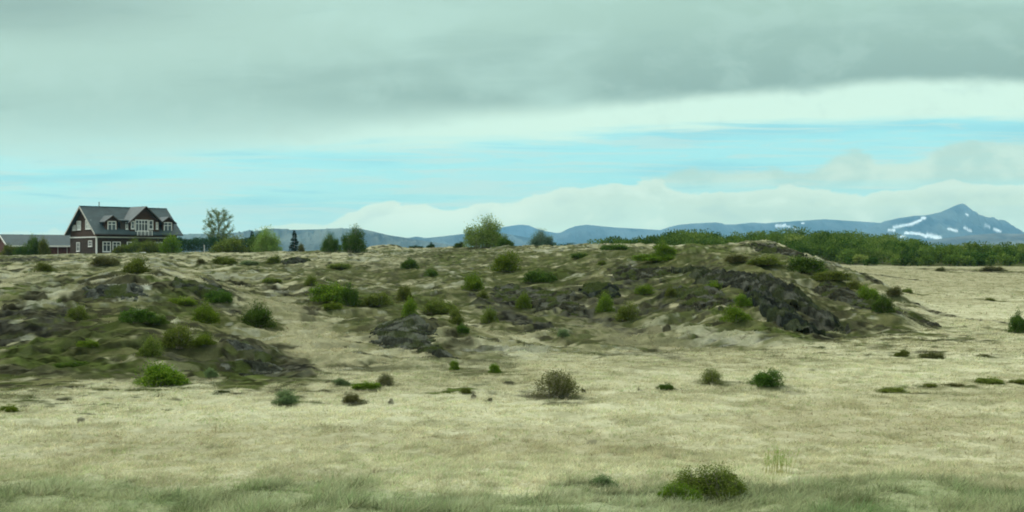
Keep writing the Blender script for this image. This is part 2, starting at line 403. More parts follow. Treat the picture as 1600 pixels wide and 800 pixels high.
# (px, row of the foot, width, height, shape, tone, label, group[, distance])
BUSHES = [
    # --- in front of the buildings
    (16, 397, 34, 20, 'wide', 'olive', 'olive bush at the gable end of the long red barn', GH, 226),
    (52, 397, 24, 34, 'tall', 'dark', 'taller pointed green bush in front of the barn roof', GH, 226),
    (36, 397, 26, 19, 'round2', 'dark', 'low green bush between the pointed bush and the barn gable', GH, 224),
    (70, 397, 18, 29, 'lop', 'olive', 'thin olive bush by the white fascia of the barn', GH, 225),
    (186, 395, 26, 16, 'wide', 'olive', 'low bush under the ground floor windows of the house', GH, 220),
    (209, 395, 36, 23, 'round', 'olive', 'olive bush below the balcony of the brown house', GH, 221),
    (237, 395, 44, 25, 'wide', 'olive', 'broad olive bush below the right side of the house gable', GH, 219),
    (266, 395, 32, 33, 'tall', 'bright', 'tall bright green bush covering the right corner of the house', GH, 218),
    # --- skyline
    (360, 395, 60, 32, 'wide', 'olive', 'olive brown bush in front of the hedge, under the sparse tree', GC, 216),
    (404, 393, 46, 32, 'tree', 'dark', 'dark bushy tree at the right end of the hedge', GC, 221),
    (417, 393, 48, 38, 'tree', 'fresh', 'green bushy tree with a pointed top, right of the hedge', GC, 217),
    (470, 394, 12, 16, 'lop', 'brown', 'small brownish bush touching the foot of the little spruce', GC, 208),
    (517, 394, 33, 30, 'tree', 'dark', 'dark rounded bush, smaller of the pair on the skyline', GC, None),
    (552, 394, 42, 41, 'tree', 'dark', 'dense upright green bush, larger of the pair on the skyline', GC, None),
    (650, 391, 22, 9, 'flat', 'hedge', 'low dark bush beyond the crest near the grassy knoll', GC, 205),
    (673, 390, 15, 12, 'round', 'hedge', 'tiny dark round bush on the skyline beyond the crest', GC, 203),
    (718, 388, 20, 12, 'round2', 'dark', 'small dark bush left of the tallest skyline bush', GC, 180),
    (757, 387, 64, 49, 'tree', 'fresh', 'tallest yellow-green skyline bush in front of the blue hump', GC, None),
    (790, 387, 26, 20, 'round', 'dark', 'low dark bush tucked against the right of the tallest skyline bush', GC, 170),
    (847, 384, 40, 26, 'tree', 'hazy', 'hazy grey-green domed tree in front of the blue hump', GC, 190),
    (890, 384, 60, 6, 'flat', 'hedge', 'long low dark scrub on the skyline right of the domed tree', GC, 185),
    # --- upper mound
    (68, 424, 26, 18, 'round2', 'olive', 'small olive bush on pale grass in front of the barn', GM),
    (163, 414, 42, 18, 'wide', 'brown', 'brownish bush on the slope directly below the house corner', GM),
    (213, 428, 52, 33, 'wide', 'olive', 'large olive bush on the pale terrace below the house', GM),
    (350, 413, 34, 15, 'wide', 'olive', 'olive bush on the crest below the sparse tree', GM),
    (315, 411, 18, 9, 'flat', 'brown', 'tiny brown bush on the crest below the hedge', GM),
    (390, 414, 30, 9, 'flat', 'pale', 'pale low bush on the crest below the pointed tree', GM),
    (429, 411, 22, 14, 'round2', 'olive', 'small olive bush left of the flat dark crest rock', GM),
    (425, 441, 34, 9, 'flat', 'olive', 'flat olive bush on pale grass above the bush with bare bank', GM),
    (530, 420, 40, 11, 'flat', 'olive', 'flat olive bush below the pair of skyline bushes', GM),
    (640, 420, 28, 18, 'round', 'dark', 'round green bush on the mound below the grassy knoll', GM),
    (674, 432, 24, 14, 'round2', 'dark', 'small green bush beside a mossy strip', GM),
    (792, 424, 46, 36, 'round2', 'bright', 'big bright bush just below the tallest skyline bush', GM),
    (842, 441, 48, 24, 'wide', 'dark', 'dark spreading bush right of and below the big bright bush', GM),
    (739, 453, 36, 29, 'round', 'bright', 'vivid green round bush standing on the pale slope', GM),
    (755, 467, 20, 15, 'lop', 'olive', 'small olive bush below the vivid round bush', GM),
    (818, 481, 26, 28, 'tall', 'bright', 'upright bright bush on the long dark scree', GM),
    (905, 403, 26, 11, 'flat', 'dark', 'small dark bush on the upper mound left of the low skyline scrub', GM),
    (960, 391, 46, 12, 'flat', 'dark', 'dark low bush on the crest where the wood begins', GM),
    (941, 414, 18, 9, 'round2', 'olive', 'tiny yellow-green bush on pale grass above the dark scree', GM),
    (1038, 401, 34, 26, 'round', 'bright', 'upright green bush on the crest beside a spreading one', GM),
    (1022, 408, 60, 15, 'wide', 'bright', 'spreading green bush at the foot of the upright crest bush', GM),
    (1150, 409, 34, 15, 'wide', 'brown', 'dull brown bush above the head of the dark crag', GM),
    (1196, 414, 54, 18, 'wide', 'olive', 'olive bush behind the head of the dark crag', GM),
    (1256, 426, 76, 32, 'wide', 'dark', 'wide dark bush on the right flank of the rocky knoll', GM),
    (1300, 438, 54, 20, 'wide', 'olive', 'green bush at the lower end of the dark knoll bushes', GM),
    (1357, 472, 34, 30, 'round2', 'bright', 'bright bush on the steep right end of the mound', GM),
    (1380, 488, 36, 30, 'round', 'dark', 'darker bush at the lower right end of the mound', GM),
    (1398, 461, 26, 16, 'round2', 'brown', 'rounded brown-green bush at the tip of the mound', GM),
    (1338, 452, 30, 16, 'lop', 'olive', 'olive bush between the knoll bushes and the steep end', GM),
    # --- middle mound
    (485, 445, 24, 18, 'lop', 'olive', 'olive bush at the upper left of the thicket', GM),
    (517, 471, 60, 36, 'wide', 'bright', 'broadest bush of the thicket in the middle of the mound', GM),
    (547, 477, 42, 36, 'round', 'dark', 'dark round bush at the right of the broad thicket bush', GM),
    (520, 483, 26, 14, 'flat', 'bright', 'low green bush under the broad thicket bush', GM),
    (590, 477, 52, 26, 'wide', 'olive', 'olive spreading bush right of the thicket', GM),
    (632, 470, 26, 28, 'tall', 'olive', 'upright olive bush behind the narrow dark-green one', GM),
    (640, 495, 24, 36, 'tall', 'bright', 'narrow bright bush right of the thicket', GM),
    (685, 489, 52, 26, 'wide', 'olive', 'dull olive bush right of the narrow bright one', GM),
    (713, 506, 26, 28, 'lop', 'olive', 'leaning olive bush above a small dark one', GM),
    (723, 520, 20, 15, 'round', 'dark', 'small very dark bush at the foot of the leaning olive bush', GM),
    (765, 504, 30, 28, 'lop', 'olive', 'ragged olive bush left of the sloping grey scree', GM),
    (880, 526, 20, 15, 'tall', 'pale', 'small pale upright bush alone on the grassy slope', GM),
    (945, 488, 28, 34, 'tall', 'bright', 'upright green bush, left of the pair below the scree', GM),
    (981, 500, 38, 32, 'round2', 'olive', 'olive rounded bush, right of the pair below the scree', GM),
    (1007, 459, 30, 18, 'round2', 'bright', 'bright low bush above the pair, on pale grass', GM),
    (1048, 463, 22, 17, 'round', 'olive', 'small bush at the left edge of the grey scree patch', GM),
    (1150, 502, 46, 30, 'wide', 'bright', 'vivid bush at the foot of the dark crag', GM),
    (1120, 452, 38, 16, 'flat', 'bright', 'low green bush under the upper band of the crag', GM),
    (1163, 478, 26, 22, 'lop', 'bright', 'green bush between crag face and vivid bush', GM),
    # --- lower left mound
    (342, 472, 38, 25, 'wide', 'dark', 'dark spreading bush below the mossy ledge', GM),
    (283, 476, 46, 15, 'flat', 'bright', 'flat bright green bush on the mossy slope', GM),
    (122, 501, 38, 30, 'round2', 'olive', 'olive bush at the edge of the bare grey slope', GM),
    (214, 503, 50, 28, 'wide', 'dark', 'dark green wide bush with a lower one at its right', GM),
    (246, 506, 34, 18, 'flat', 'dark', 'lower dark bush attached to the right of the wide one', GM),
    (321, 505, 40, 35, 'round', 'bright', 'round green bush with dark underside, left of the lone mound bush', GM),
    (403, 512, 54, 40, 'round', 'dark', 'lone round bush on pale grass in the left mound', GM),
    (279, 542, 58, 42, 'round2', 'olive', 'large olive bush in the middle of the left slope', GM),
    (318, 538, 40, 22, 'wide', 'bright', 'green bush leaning right from the large olive bush', GM),
    (232, 556, 36, 34, 'lop', 'olive', 'ragged olive bush above the biggest bush at the mound foot', GM),
    (252, 601, 76, 44, 'wide', 'bright', 'biggest bright bush at the foot of the mound', GM),
    (137, 541, 32, 14, 'flat', 'bright', 'low bright bush below the bare grey slope', GM),
    (331, 588, 20, 16, 'lop', 'pale', 'small pale bush among the dark rubble', GM),
    (110, 573, 60, 12, 'flat', 'dark', 'flat dark heath mat on the lower left slope', GM),
    # --- field
    (13, 643, 32, 14, 'flat', 'bright', 'flat green bush at the left end of the dry field', GF),
    (535, 601, 26, 13, 'lop', 'pale', 'small pale green bush at the mound foot near the rubble', GF),
    (572, 606, 40, 13, 'flat', 'bright', 'flat vivid green bush at the mound foot', GF),
    (602, 601, 30, 20, 'twiggy', 'brown', 'bare purplish twiggy bush behind the flat vivid one', GF),
    (445, 630, 38, 25, 'lop', 'pale', 'pale feathery bush in the field below the rubble', GF),
    (550, 627, 36, 16, 'flat', 'brown', 'low brown bush in the field below the flat vivid one', GF),
    (728, 615, 18, 13, 'tall', 'olive', 'tiny olive bush at the end of a mossy streak', GF),
    (710, 578, 18, 20, 'tall', 'bright', 'small upright bush at the lower end of the lens outcrop slope', GF),
    (773, 582, 20, 18, 'tall', 'bright', 'small yellow-green bush alone on the pale grass', GF),
    (868, 620, 72, 45, 'twiggy', 'brown', 'large round bush with pale bare stems in the field', GF),
    (1041, 609, 24, 14, 'flat', 'dark', 'low dark bush left of the middle-sized twiggy bush', GF),
    (1110, 601, 44, 28, 'twiggy', 'olive', 'middle-sized twiggy bush with bare stems in the field', GF),
    (1200, 602, 48, 31, 'round2', 'dark', 'dense dark green bush in the field right of a twiggy one', GF),
    (1408, 557, 22, 14, 'lop', 'olive', 'small olive bush left of the brown bush on a pale strip', GF),
    (1456, 560, 36, 13, 'flat', 'brown', 'low brown bush with a pale strip below it', GF),
    (1535, 557, 26, 6, 'flat', 'brown', 'thin flat brown bush right of the low brown one', GF),
    (1592, 520, 30, 36, 'round', 'dark', 'dark tall bush at the right edge of the field', GF),
    (1395, 612, 58, 9, 'flat', 'olive', 'long flat olive mat, leftmost of the row of low mats', GF),
    (1453, 604, 28, 8, 'flat', 'olive', 'short olive mat, second in the row of low mats', GF),
    (1489, 604, 36, 8, 'flat', 'brown', 'brownish mat, third in the row of low mats', GF),
    (1546, 600, 44, 14, 'flat', 'olive', 'thicker olive mat, fourth in the row of low mats', GF),
    (1592, 598, 34, 9, 'flat', 'olive', 'olive mat at the right end of the row of low mats', GF),
    (1417, 458, 20, 10, 'flat', 'olive', 'tiny bush just off the tip of the mound', GF),
    (1548, 470, 20, 6, 'flat', 'olive', 'small flat green bush in the far right field', GF),
    (1470, 424, 16, 8, 'round2', 'brown', 'small brown bush by the edge of the wood', GF),
    (1552, 423, 44, 9, 'flat', 'brown', 'wide brown bush in front of the wood at the right', GF),
    # --- foreground
    (1064, 787, 80, 38, 'big', 'bright', 'bright front lobe of the foreground shrubs', GF),
    (1106, 781, 118, 62, 'big', 'olive', 'tallest olive shrub in the foreground grass', GF),
    (1150, 776, 52, 34, 'lop', 'olive', 'low olive shrub at the right of the foreground shrubs', GF),
    (948, 762, 52, 24, 'lop', 'pale', 'faint pale green weed clump left of the foreground shrubs', GF),
    (1138, 748, 30, 14, 'lop', 'brown', 'small brown weed clump behind the foreground shrubs', GF),
]
# (px, py, width, height, tilt in degrees, kind, strength): patches with a shape of their own
PATCHES = [
    (45, 500, 190, 50, 14, 'rock', .85), (60, 545, 200, 42, 5, 'moss', .8), (50, 450, 120, 34, 3, 'moss', .7), (190, 444, 220, 18, 4, 'soil', .9),
    (200, 454, 130, 16, 8, 'lich', .45), (300, 446, 180, 18, 6, 'moss', .7), (190, 440, 330, 9, 2, 'soil', .9), (420, 446, 220, 9, 6, 'soil', .8), (20, 480, 150, 14, 14, 'soil', .8), (230, 525, 260, 16, 6, 'soil', .6), (120, 520, 160, 10, 10, 'soil', .8), (60, 575, 160, 10, 2, 'soil', .6), (600, 470, 200, 26, 4, 'moss', .6), (330, 590, 120, 12, 2, 'soil', .7), (470, 566, 90, 14, 12, 'soil', .8), (340, 455, 120, 18, 8, 'rock', .7), (60, 405, 220, 8, 0, 'rock', .7),
    (410, 560, 230, 46, 12, 'soil', .75), (380, 588, 180, 26, 3, 'moss', .6), (440, 575, 140, 30, 8, 'rock', .6), (300, 545, 120, 40, 10, 'rock', .4),
    (130, 570, 200, 20, 4, 'moss', .6), (170, 530, 180, 40, 8, 'moss', .4), (110, 475, 120, 20, 18, 'soil', .7), (250, 485, 120, 30, 10, 'moss', .5),
    (440, 452, 180, 10, 12, 'soil', .6), (490, 478, 60, 10, 16, 'soil', .6), (720, 545, 90, 34, 26, 'soil', .5), (690, 560, 60, 14, 18, 'rock', .6),
    (860, 463, 260, 44, 8, 'rock', .8), (900, 455, 160, 22, 5, 'soil', .5), (790, 495, 150, 24, 18, 'rock', .75), (960, 500, 60, 50, 30, 'rock', .5),
    (720, 432, 120, 10, 4, 'moss', .6), (690, 400, 150, 26, -6, 'soil', .45), (720, 398, 110, 20, -4, 'moss', .5), (840, 418, 120, 18, 2, 'moss', .4),
    (900, 398, 160, 12, 0, 'moss', .4), (1100, 395, 200, 22, 0, 'moss', .6), (1010, 420, 140, 18, -4, 'rock', .7), (1090, 460, 130, 46, 12, 'rock', .7),
    (1090, 430, 130, 22, 8, 'moss', .6), (1160, 470, 150, 40, 30, 'moss', .6), (1200, 512, 110, 20, 28, 'moss', .8), (1170, 440, 170, 44, 30, 'rock', .7),
    (1225, 490, 90, 56, 20, 'soil', .8), (1330, 470, 150, 40, 14, 'rock', .75), (1280, 480, 110, 50, 20, 'soil', .45), (1350, 450, 130, 26, 20, 'moss', .5),
    (1300, 500, 120, 20, 18, 'soil', .35), (1215, 395, 100, 26, 10, 'rock', .6), (1250, 415, 120, 36, 20, 'moss', .5), (1350, 428, 60, 8, 12, 'soil', .8), (1390, 432, 40, 6, 14, 'soil', .8),
    (1560, 424, 110, 7, 2, 'soil', .8), (1470, 421, 90, 5, 2, 'soil', .5), (1440, 505, 40, 14, 10, 'soil', .5), (1450, 552, 60, 7, 0, 'soil', .6), (1030, 553, 90, 10, 5, 'soil', .25),
    (350, 611, 36, 6, 0, 'moss', .8), (170, 632, 44, 5, 0, 'moss', .7), (262, 639, 22, 4, 0, 'moss', .6), (700, 612, 90, 6, -3, 'moss', .7), (480, 628, 90, 5, 0, 'moss', .6), (610, 631, 10, 6, 0, 'soil', 1.0),
    (740, 622, 10, 5, 0, 'soil', 1.0), (764, 627, 12, 6, 0, 'soil', .9), (795, 600, 22, 6, 0, 'soil', .7), (126, 657, 18, 7, 20, 'soil', .6), (912, 612, 8, 5, 0, 'soil', .9), (1000, 611, 8, 5, 0, 'soil', .9),
    (1042, 515, 14, 7, 0, 'soil', .9), (682, 503, 30, 8, 0, 'soil', .7), (1395, 608, 60, 5, -4, 'moss', .7), (1240, 615, 40, 4, 0, 'soil', .5), (925, 690, 18, 5, 0, 'soil', .4),
    (1360, 662, 420, 70, 0, 'tan', .7), (900, 690, 400, 50, 0, 'tan', .6), (350, 690, 560, 50, 0, 'tan', .5), (1500, 500, 180, 60, 0, 'tan', .2), (1480, 520, 80, 30, 0, 'tan', .5), (180, 600, 200, 14, 0, 'pale', .5), (500, 640, 1400, 46, -1, 'pale', .6), (1250, 590, 900, 36, -2, 'pale', .6),
    (120, 515, 520, 170, 4, 'heath', .95), (300, 465, 320, 60, 6, 'heath', .8), (390, 570, 320, 70, 10, 'heath', .95), (860, 450, 420, 90, 8, 'heath', .6), (680, 410, 300, 70, -4, 'heath', .45), (930, 400, 300, 40, 0, 'heath', .6), (1120, 420, 360, 90, 6, 'heath', .8), (1230, 465, 360, 100, 14, 'heath', .75), (1190, 400, 200, 50, 6, 'heath', .6), (720, 530, 160, 60, 20, 'heath', .5), (560, 464, 320, 56, 8, 'heath', .65), (590, 500, 260, 40, 10, 'heath', .4), (500, 530, 160, 40, 12, 'tan', .6), (790, 495, 260, 50, 14, 'heath', .5), (60, 405, 300, 14, 0, 'heath', .5), (450, 410, 200, 14, 4, 'heath', .4),
    (450, 520, 260, 50, 14, 'tan', .55), (1000, 530, 200, 40, 12, 'tan', .4), (1100, 520, 160, 30, 20, 'pale', .4)]
for _b in BUSHES:      # low heath colour, doubling as painted contact shade round each bush foot
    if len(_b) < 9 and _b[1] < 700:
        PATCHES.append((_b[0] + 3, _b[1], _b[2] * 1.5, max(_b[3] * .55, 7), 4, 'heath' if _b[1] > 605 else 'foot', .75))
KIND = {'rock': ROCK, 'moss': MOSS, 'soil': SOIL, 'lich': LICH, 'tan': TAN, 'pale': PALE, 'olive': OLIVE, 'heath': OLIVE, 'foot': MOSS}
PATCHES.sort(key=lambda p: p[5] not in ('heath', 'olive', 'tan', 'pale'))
_pw = []
for (px, py, w, h, tl, kd, s) in PATCHES:
    x0, d0, z0 = at(px, py)
    _, dn, _ = at(px, min(py + h / 2, 795)); _, df, _ = at(px, py - h / 2)
    k = max((df - dn) / h, 0.02)
    _pw.append((px, py, x0, d0, min(k, 4.0), w, h, math.tan(R(tl)), kd, s))


def ground_colour(x, y):
    """albedo, and how much living or dry grass stands there"""
    px, d, _ = polar(x, y)
    m = mound_mask(px, d)
    xr = x * 0.94 + y * 0.34; yr = y * 0.94 - x * 0.34
    n1 = fbm(x / 5.0, y / 4.2, 101, 4); n2 = fbm(xr / 1.9, yr / 1.3, 111, 4); n3 = fbm(xr / 0.9, yr / 0.55, 121, 3); n4 = fbm(x / 9, y / 9, 131, 3)
    n5 = fbm(x / 0.4, y / 0.35, 141, 2)
    c = STRAW[None] + (PALE - STRAW)[None] * sst(n1, 0.30, 0.70)[:, None]

    def over(col, a):
        nonlocal c
        c = c + (col[None] - c) * np.clip(a, 0, 1)[:, None]
    over(TAN, 0.5 * sst(n4, 0.5, 0.68))
    over(OLIVE, (1 - m) * 0.28 * sst(n2, 0.52, 0.74))
    over(OLIVE, (1 - m) * 0.25 * sst(n5, 0.6, 0.8))
    # the mound: straw with olive, moss and dark ledges
    over(TAN * .85, m * 0.6)
    over(TAN * .8, (1 - m) * 0.75 * sst(d, 80, 150))
    over(OLIVE * .9, (1 - m) * 0.45 * sst(n3, .56, .68) * sst(d, 31, 37))
    over(OLIVE * 1.3, (1 - m) * 0.22 * sst(fbm(x / .55, y / .8, 231, 3), .5, .66))
    face = spur(x - .5, y - .4) - spur(x + .5, y + .4)  # spur sides turned from the sun: shade painted in tan and olive
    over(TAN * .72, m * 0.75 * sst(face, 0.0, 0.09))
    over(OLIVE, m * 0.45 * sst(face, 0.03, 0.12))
    over(OLIVE, (1 - m) * 0.5 * sst(d, 85, 120) * sst(n3, .5, .68))
    over(OLIVE, m * 0.85 * sst(n2 * 0.6 + n1 * 0.4, 0.44, 0.58))
    over(MOSS, m * 0.85 * sst(n3 * 0.5 + n4 * 0.5, 0.49, 0.59))
    led = fbm(xr / 3.2, yr / 1.0, 23, 3)
    over(SOIL, m * 0.9 * sst(n3 * 0.55 + (1 - led) * 0.45, 0.52, 0.595))
    over(LICH, m * 0.4 * sst(fbm(xr / 0.7, yr / 0.6, 151, 3) * 0.6 + n1 * 0.4, 0.57, 0.66))
    grass = np.ones(len(x)); bare = np.zeros(len(x))
    hn1 = fbm(xr / 3.0, yr / 1.6, 601, 4); hn2 = fbm(xr / 1.6, yr / .8, 611, 3); hn3 = fbm(xr / .9, yr / .5, 621, 3)
    mot = fbm(x / .45, y / .30, 181, 3); mot2 = fbm(xr / 1.1, yr / .6, 191, 3)
    wob = fbm(x / 1.2, y / 0.9, 161, 3) - 0.5; wob2 = fbm(x / 0.5, y / 0.4, 171, 2) - 0.5
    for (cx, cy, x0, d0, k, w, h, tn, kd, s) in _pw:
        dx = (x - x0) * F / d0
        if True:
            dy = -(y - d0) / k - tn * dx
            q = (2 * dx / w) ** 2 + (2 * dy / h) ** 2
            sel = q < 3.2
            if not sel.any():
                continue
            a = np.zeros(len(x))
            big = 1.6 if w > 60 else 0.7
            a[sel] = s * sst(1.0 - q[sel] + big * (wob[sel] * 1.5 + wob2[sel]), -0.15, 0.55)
            kc = KIND[kd]
            if kd in ('rock', 'soil', 'moss', 'lich'):
                bare = np.maximum(bare, a * (1.0 if kd != 'moss' else 0.5))
                kcol = kc[None] * (0.35 + 1.5 * sst(mot, 0.25, 0.75))[:, None]
                c += (kcol - c) * np.clip(a * (0.55 + 0.9 * sst(mot2, .38, .55)), 0, 1)[:, None]
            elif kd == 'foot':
                over(OLIVE, a * .6); over(MOSS * .8, a * sst(hn3, .40, .56))  # ground cover under the bush, darkened as painted contact shade
            elif kd == 'heath':
                over(OLIVE, a * (0.35 + 0.65 * sst(hn1, .36, .56)))
                over(MOSS, a * sst(hn2, .46, .58))
                over(SOIL, a * sst(hn3, .50, .60))
                over(MOSS * 0.7, a * 0.8 * sst(1 - hn1 * .6 - hn3 * .4, .52, .62))
            else:
                over(kc, a)
            if kd in ('rock', 'soil', 'moss', 'lich'):
                grass *= 1 - 0.9 * a
    # greener verge near the road
    v = 1 - sst(d + 4.5 * (n1 - 0.5) + 5.0 * (n2 - 0.5), 20.2, 22.2)
    over(VERGE, v * (0.55 + 0.4 * sst(n2, 0.4, 0.6)))
    over(OLIVE * np.array((.6, .75, .6)), v * 0.6 * sst(n3 * .7 + n2 * .3, .53, .63))
    # under the wood
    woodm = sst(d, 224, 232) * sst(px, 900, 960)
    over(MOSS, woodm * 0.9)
    far = sst(d, 350, 600)
    over(np.array((0.13, 0.16, 0.075)), far)
    lum = c.mean(1) / 0.40
    ground_colour.bare = bare
    return c, grass * np.clip(lum * 1.1 - 0.15, 0.05, 1) * (1 - woodm), v


# ------------------------------------------------------------------ mesh helpers
def link(o, parent=None):
    COL.objects.link(o)
    if parent is not None:
        o.parent = parent
    return o


def npmesh(name, verts, faces, smooth=False, cols=None, mat=None):
    """verts (n,3), faces (m,3 or 4); cols: per-vertex rgb"""
    me = bpy.data.meshes.new(name)
    verts = np.ascontiguousarray(verts, np.float32); faces = np.ascontiguousarray(faces, np.int32)
    nf, k = faces.shape
    me.vertices.add(len(verts)); me.vertices.foreach_set('co', verts.ravel())
    me.loops.add(nf * k); me.loops.foreach_set('vertex_index', faces.ravel())
    me.polygons.add(nf)
    me.polygons.foreach_set('loop_start', np.arange(0, nf * k, k, dtype=np.int32))
    me.polygons.foreach_set('use_smooth', np.full(nf, smooth, bool))
    if cols is not None:
        a = me.color_attributes.new('tint', 'FLOAT_COLOR', 'POINT')
        rgba = np.ones((len(verts), 4), np.float32); rgba[:, :3] = cols
        a.data.foreach_set('color', rgba.ravel())
    me.update(calc_edges=True)
    if mat:
        me.materials.append(mat)
    return me


def tag(o, label=None, cat=None, group=None, kind=None):
    if label: o['label'] = label
    if cat: o['category'] = cat
    if group: o['group'] = group
    if kind: o['kind'] = kind
    return o


def empty(name, loc, rz=0.0):
    o = bpy.data.objects.new(name, None)
    o.empty_display_size = 0.3
    o.location = loc
    o.rotation_euler = (0, 0, rz)
    return link(o)


class MB:
    """collects boxes, prisms and tubes, then links them as one mesh object"""
    def __init__(s):
        s.v = []; s.f = []

    def add(s, vs, fs):
        k = len(s.v)
        s.v += [tuple(v) for v in vs]
        s.f += [tuple(i + k for i in f) for f in fs]

    def box(s, x0, x1, y0, y1, z0, z1):
        s.add([(x, y, z) for z in (z0, z1) for y in (y0, y1) for x in (x0, x1)],
              [(0, 2, 3, 1), (4, 5, 7, 6), (0, 1, 5, 4), (2, 6, 7, 3), (0, 4, 6, 2), (1, 3, 7, 5)])

    def prism(s, poly, vec):
        """poly: 3d points in order; extruded by vec"""
        n = len(poly); v = Vector(vec)
        a = [Vector(p) for p in poly]
        s.add(a + [p + v for p in a], [tuple(range(n))[::-1], tuple(range(n, 2 * n))] + [(i, (i + 1) % n, n + (i + 1) % n, n + i) for i in range(n)])

    def tube(s, pts, rad, sides=6):
        pts = [Vector(p) for p in pts]
        rings = []
        for i, p in enumerate(pts):
            t = (pts[min(i + 1, len(pts) - 1)] - pts[max(i - 1, 0)]).normalized()
            a = t.orthogonal().normalized(); b = t.cross(a)
            r = rad[i] if hasattr(rad, '__len__') else rad
            rings.append([p + (a * math.cos(q) + b * math.sin(q)) * r for q in (2 * math.pi * j / sides for j in range(sides))])
        vs = [v for r in rings for v in r]; fs = []
        for i in range(len(pts) - 1):
            for j in range(sides):
                fs.append((i * sides + j, i * sides + (j + 1) % sides, (i + 1) * sides + (j + 1) % sides, (i + 1) * sides + j))
        fs.append(tuple(range(sides))[::-1]); fs.append(tuple((len(pts) - 1) * sides + j for j in range(sides)))
        s.add(vs, fs)

    def mesh(s, name, mat, smooth=False):
        me = bpy.data.meshes.new(name)
        me.from_pydata(s.v, [], s.f)
        bm = bmesh.new(); bm.from_mesh(me); bmesh.ops.recalc_face_normals(bm, faces=bm.faces[:]); bm.to_mesh(me); bm.free()
        if smooth:
            me.polygons.foreach_set('use_smooth', [True] * len(me.polygons))
        me.materials.append(mat)
        return me

    def build(s, name, mat, parent=None, smooth=False):
        return link(bpy.data.objects.new(name, s.mesh(name, mat, smooth)), parent)


# ------------------------------------------------------------------ materials
def new_mat(name):
    m = bpy.data.materials.new(name)
    m.use_nodes = True
    t = NT(m.node_tree)
    t.n.clear()
    out = t.node('ShaderNodeOutputMaterial')
    return m, t, out


def solid(name, col, rough=0.7, var=0.25, scale=3.0, spec=0.3, stretch=None, bump=0.0):
    m, t, out = new_mat(name)
    b = t.node('ShaderNodeBsdfPrincipled')
    b.inputs['Roughness'].default_value = rough
    b.inputs['Specular IOR Level'].default_value = spec
    g = t.node('ShaderNodeTexCoord').outputs['Object']
    if stretch:
        mp = t.node('ShaderNodeMapping'); t.l.new(g, mp.inputs[0]); mp.inputs['Scale'].default_value = stretch; g = mp.outputs[0]
    n = t.noise(g, scale, 5, 0.6)
    c = t.mix(t.step(n, 0.3, 0.7), tuple(v * (1 - var) for v in col), tuple(min(1, v * (1 + var)) for v in col))
    t.l.new(c, b.inputs['Base Color'])
    if bump:
        bp = t.node('ShaderNodeBump'); bp.inputs['Strength'].default_value = bump; bp.inputs['Distance'].default_value = 0.05
        t.l.new(n, bp.inputs['Height']); t.l.new(bp.outputs[0], b.inputs['Normal'])
    t.l.new(b.outputs[0], out.inputs[0])
    return m


def cladding(name, col, board=0.18, vertical=False):
    """painted timber boards"""
    m, t, out = new_mat(name)
    b = t.node('ShaderNodeBsdfPrincipled')
    b.inputs['Roughness'].default_value = 0.75
    b.inputs['Specular IOR Level'].default_value = 0.2
    g = t.node('ShaderNodeTexCoord').outputs['Object']
    sp = t.node('ShaderNodeSeparateXYZ'); t.l.new(g, sp.inputs[0])
    ax = t.math('ADD', sp.outputs[0], sp.outputs[1]) if vertical else sp.outputs[2]
    q = t.math('DIVIDE', ax, board)
    fr = t.math('FRACT', q)
    idn = t.node('ShaderNodeTexWhiteNoise', noise_dimensions='1D'); t.l.new(t.math('FLOOR', q), idn.inputs['W'])
    n = t.noise(g, 2.0, 5, 0.6)
    c = t.mix(idn.outputs[0], tuple(v * 0.82 for v in col), tuple(v * 1.2 for v in col))
    c = t.mix(t.step(n, 0.35, 0.75), c, tuple(v * 0.7 for v in col))
    t.l.new(c, b.inputs['Base Color'])
    bp = t.node('ShaderNodeBump'); bp.inputs['Strength'].default_value = 0.8; bp.inputs['Distance'].default_value = 0.02
    t.l.new(t.step(fr, 0.0, 0.22), bp.inputs['Height']); t.l.new(bp.outputs[0], b.inputs['Normal'])
    t.l.new(b.outputs[0], out.inputs[0])
    return m


def roofing(name, col):
    m, t, out = new_mat(name)
    b = t.node('ShaderNodeBsdfPrincipled')
    b.inputs['Roughness'].default_value = 0.55
    b.inputs['Specular IOR Level'].default_value = 0.35
    g = t.node('ShaderNodeTexCoord').outputs['Object']
    sp = t.node('ShaderNodeSeparateXYZ'); t.l.new(g, sp.inputs[0])
    w = t.math('SINE', t.math('MULTIPLY', sp.outputs[0], 2 * math.pi / 0.25))
    n = t.noise(g, 0.8, 6, 0.65)
    c = t.mix(t.step(n, 0.3, 0.7), tuple(v * 0.75 for v in col), tuple(v * 1.25 for v in col))
    t.l.new(c, b.inputs['Base Color'])
    bp = t.node('ShaderNodeBump'); bp.inputs['Strength'].default_value = 0.6; bp.inputs['Distance'].default_value = 0.02
    t.l.new(w, bp.inputs['Height']); t.l.new(bp.outputs[0], b.inputs['Normal'])
    t.l.new(b.outputs[0], out.inputs[0])
    return m


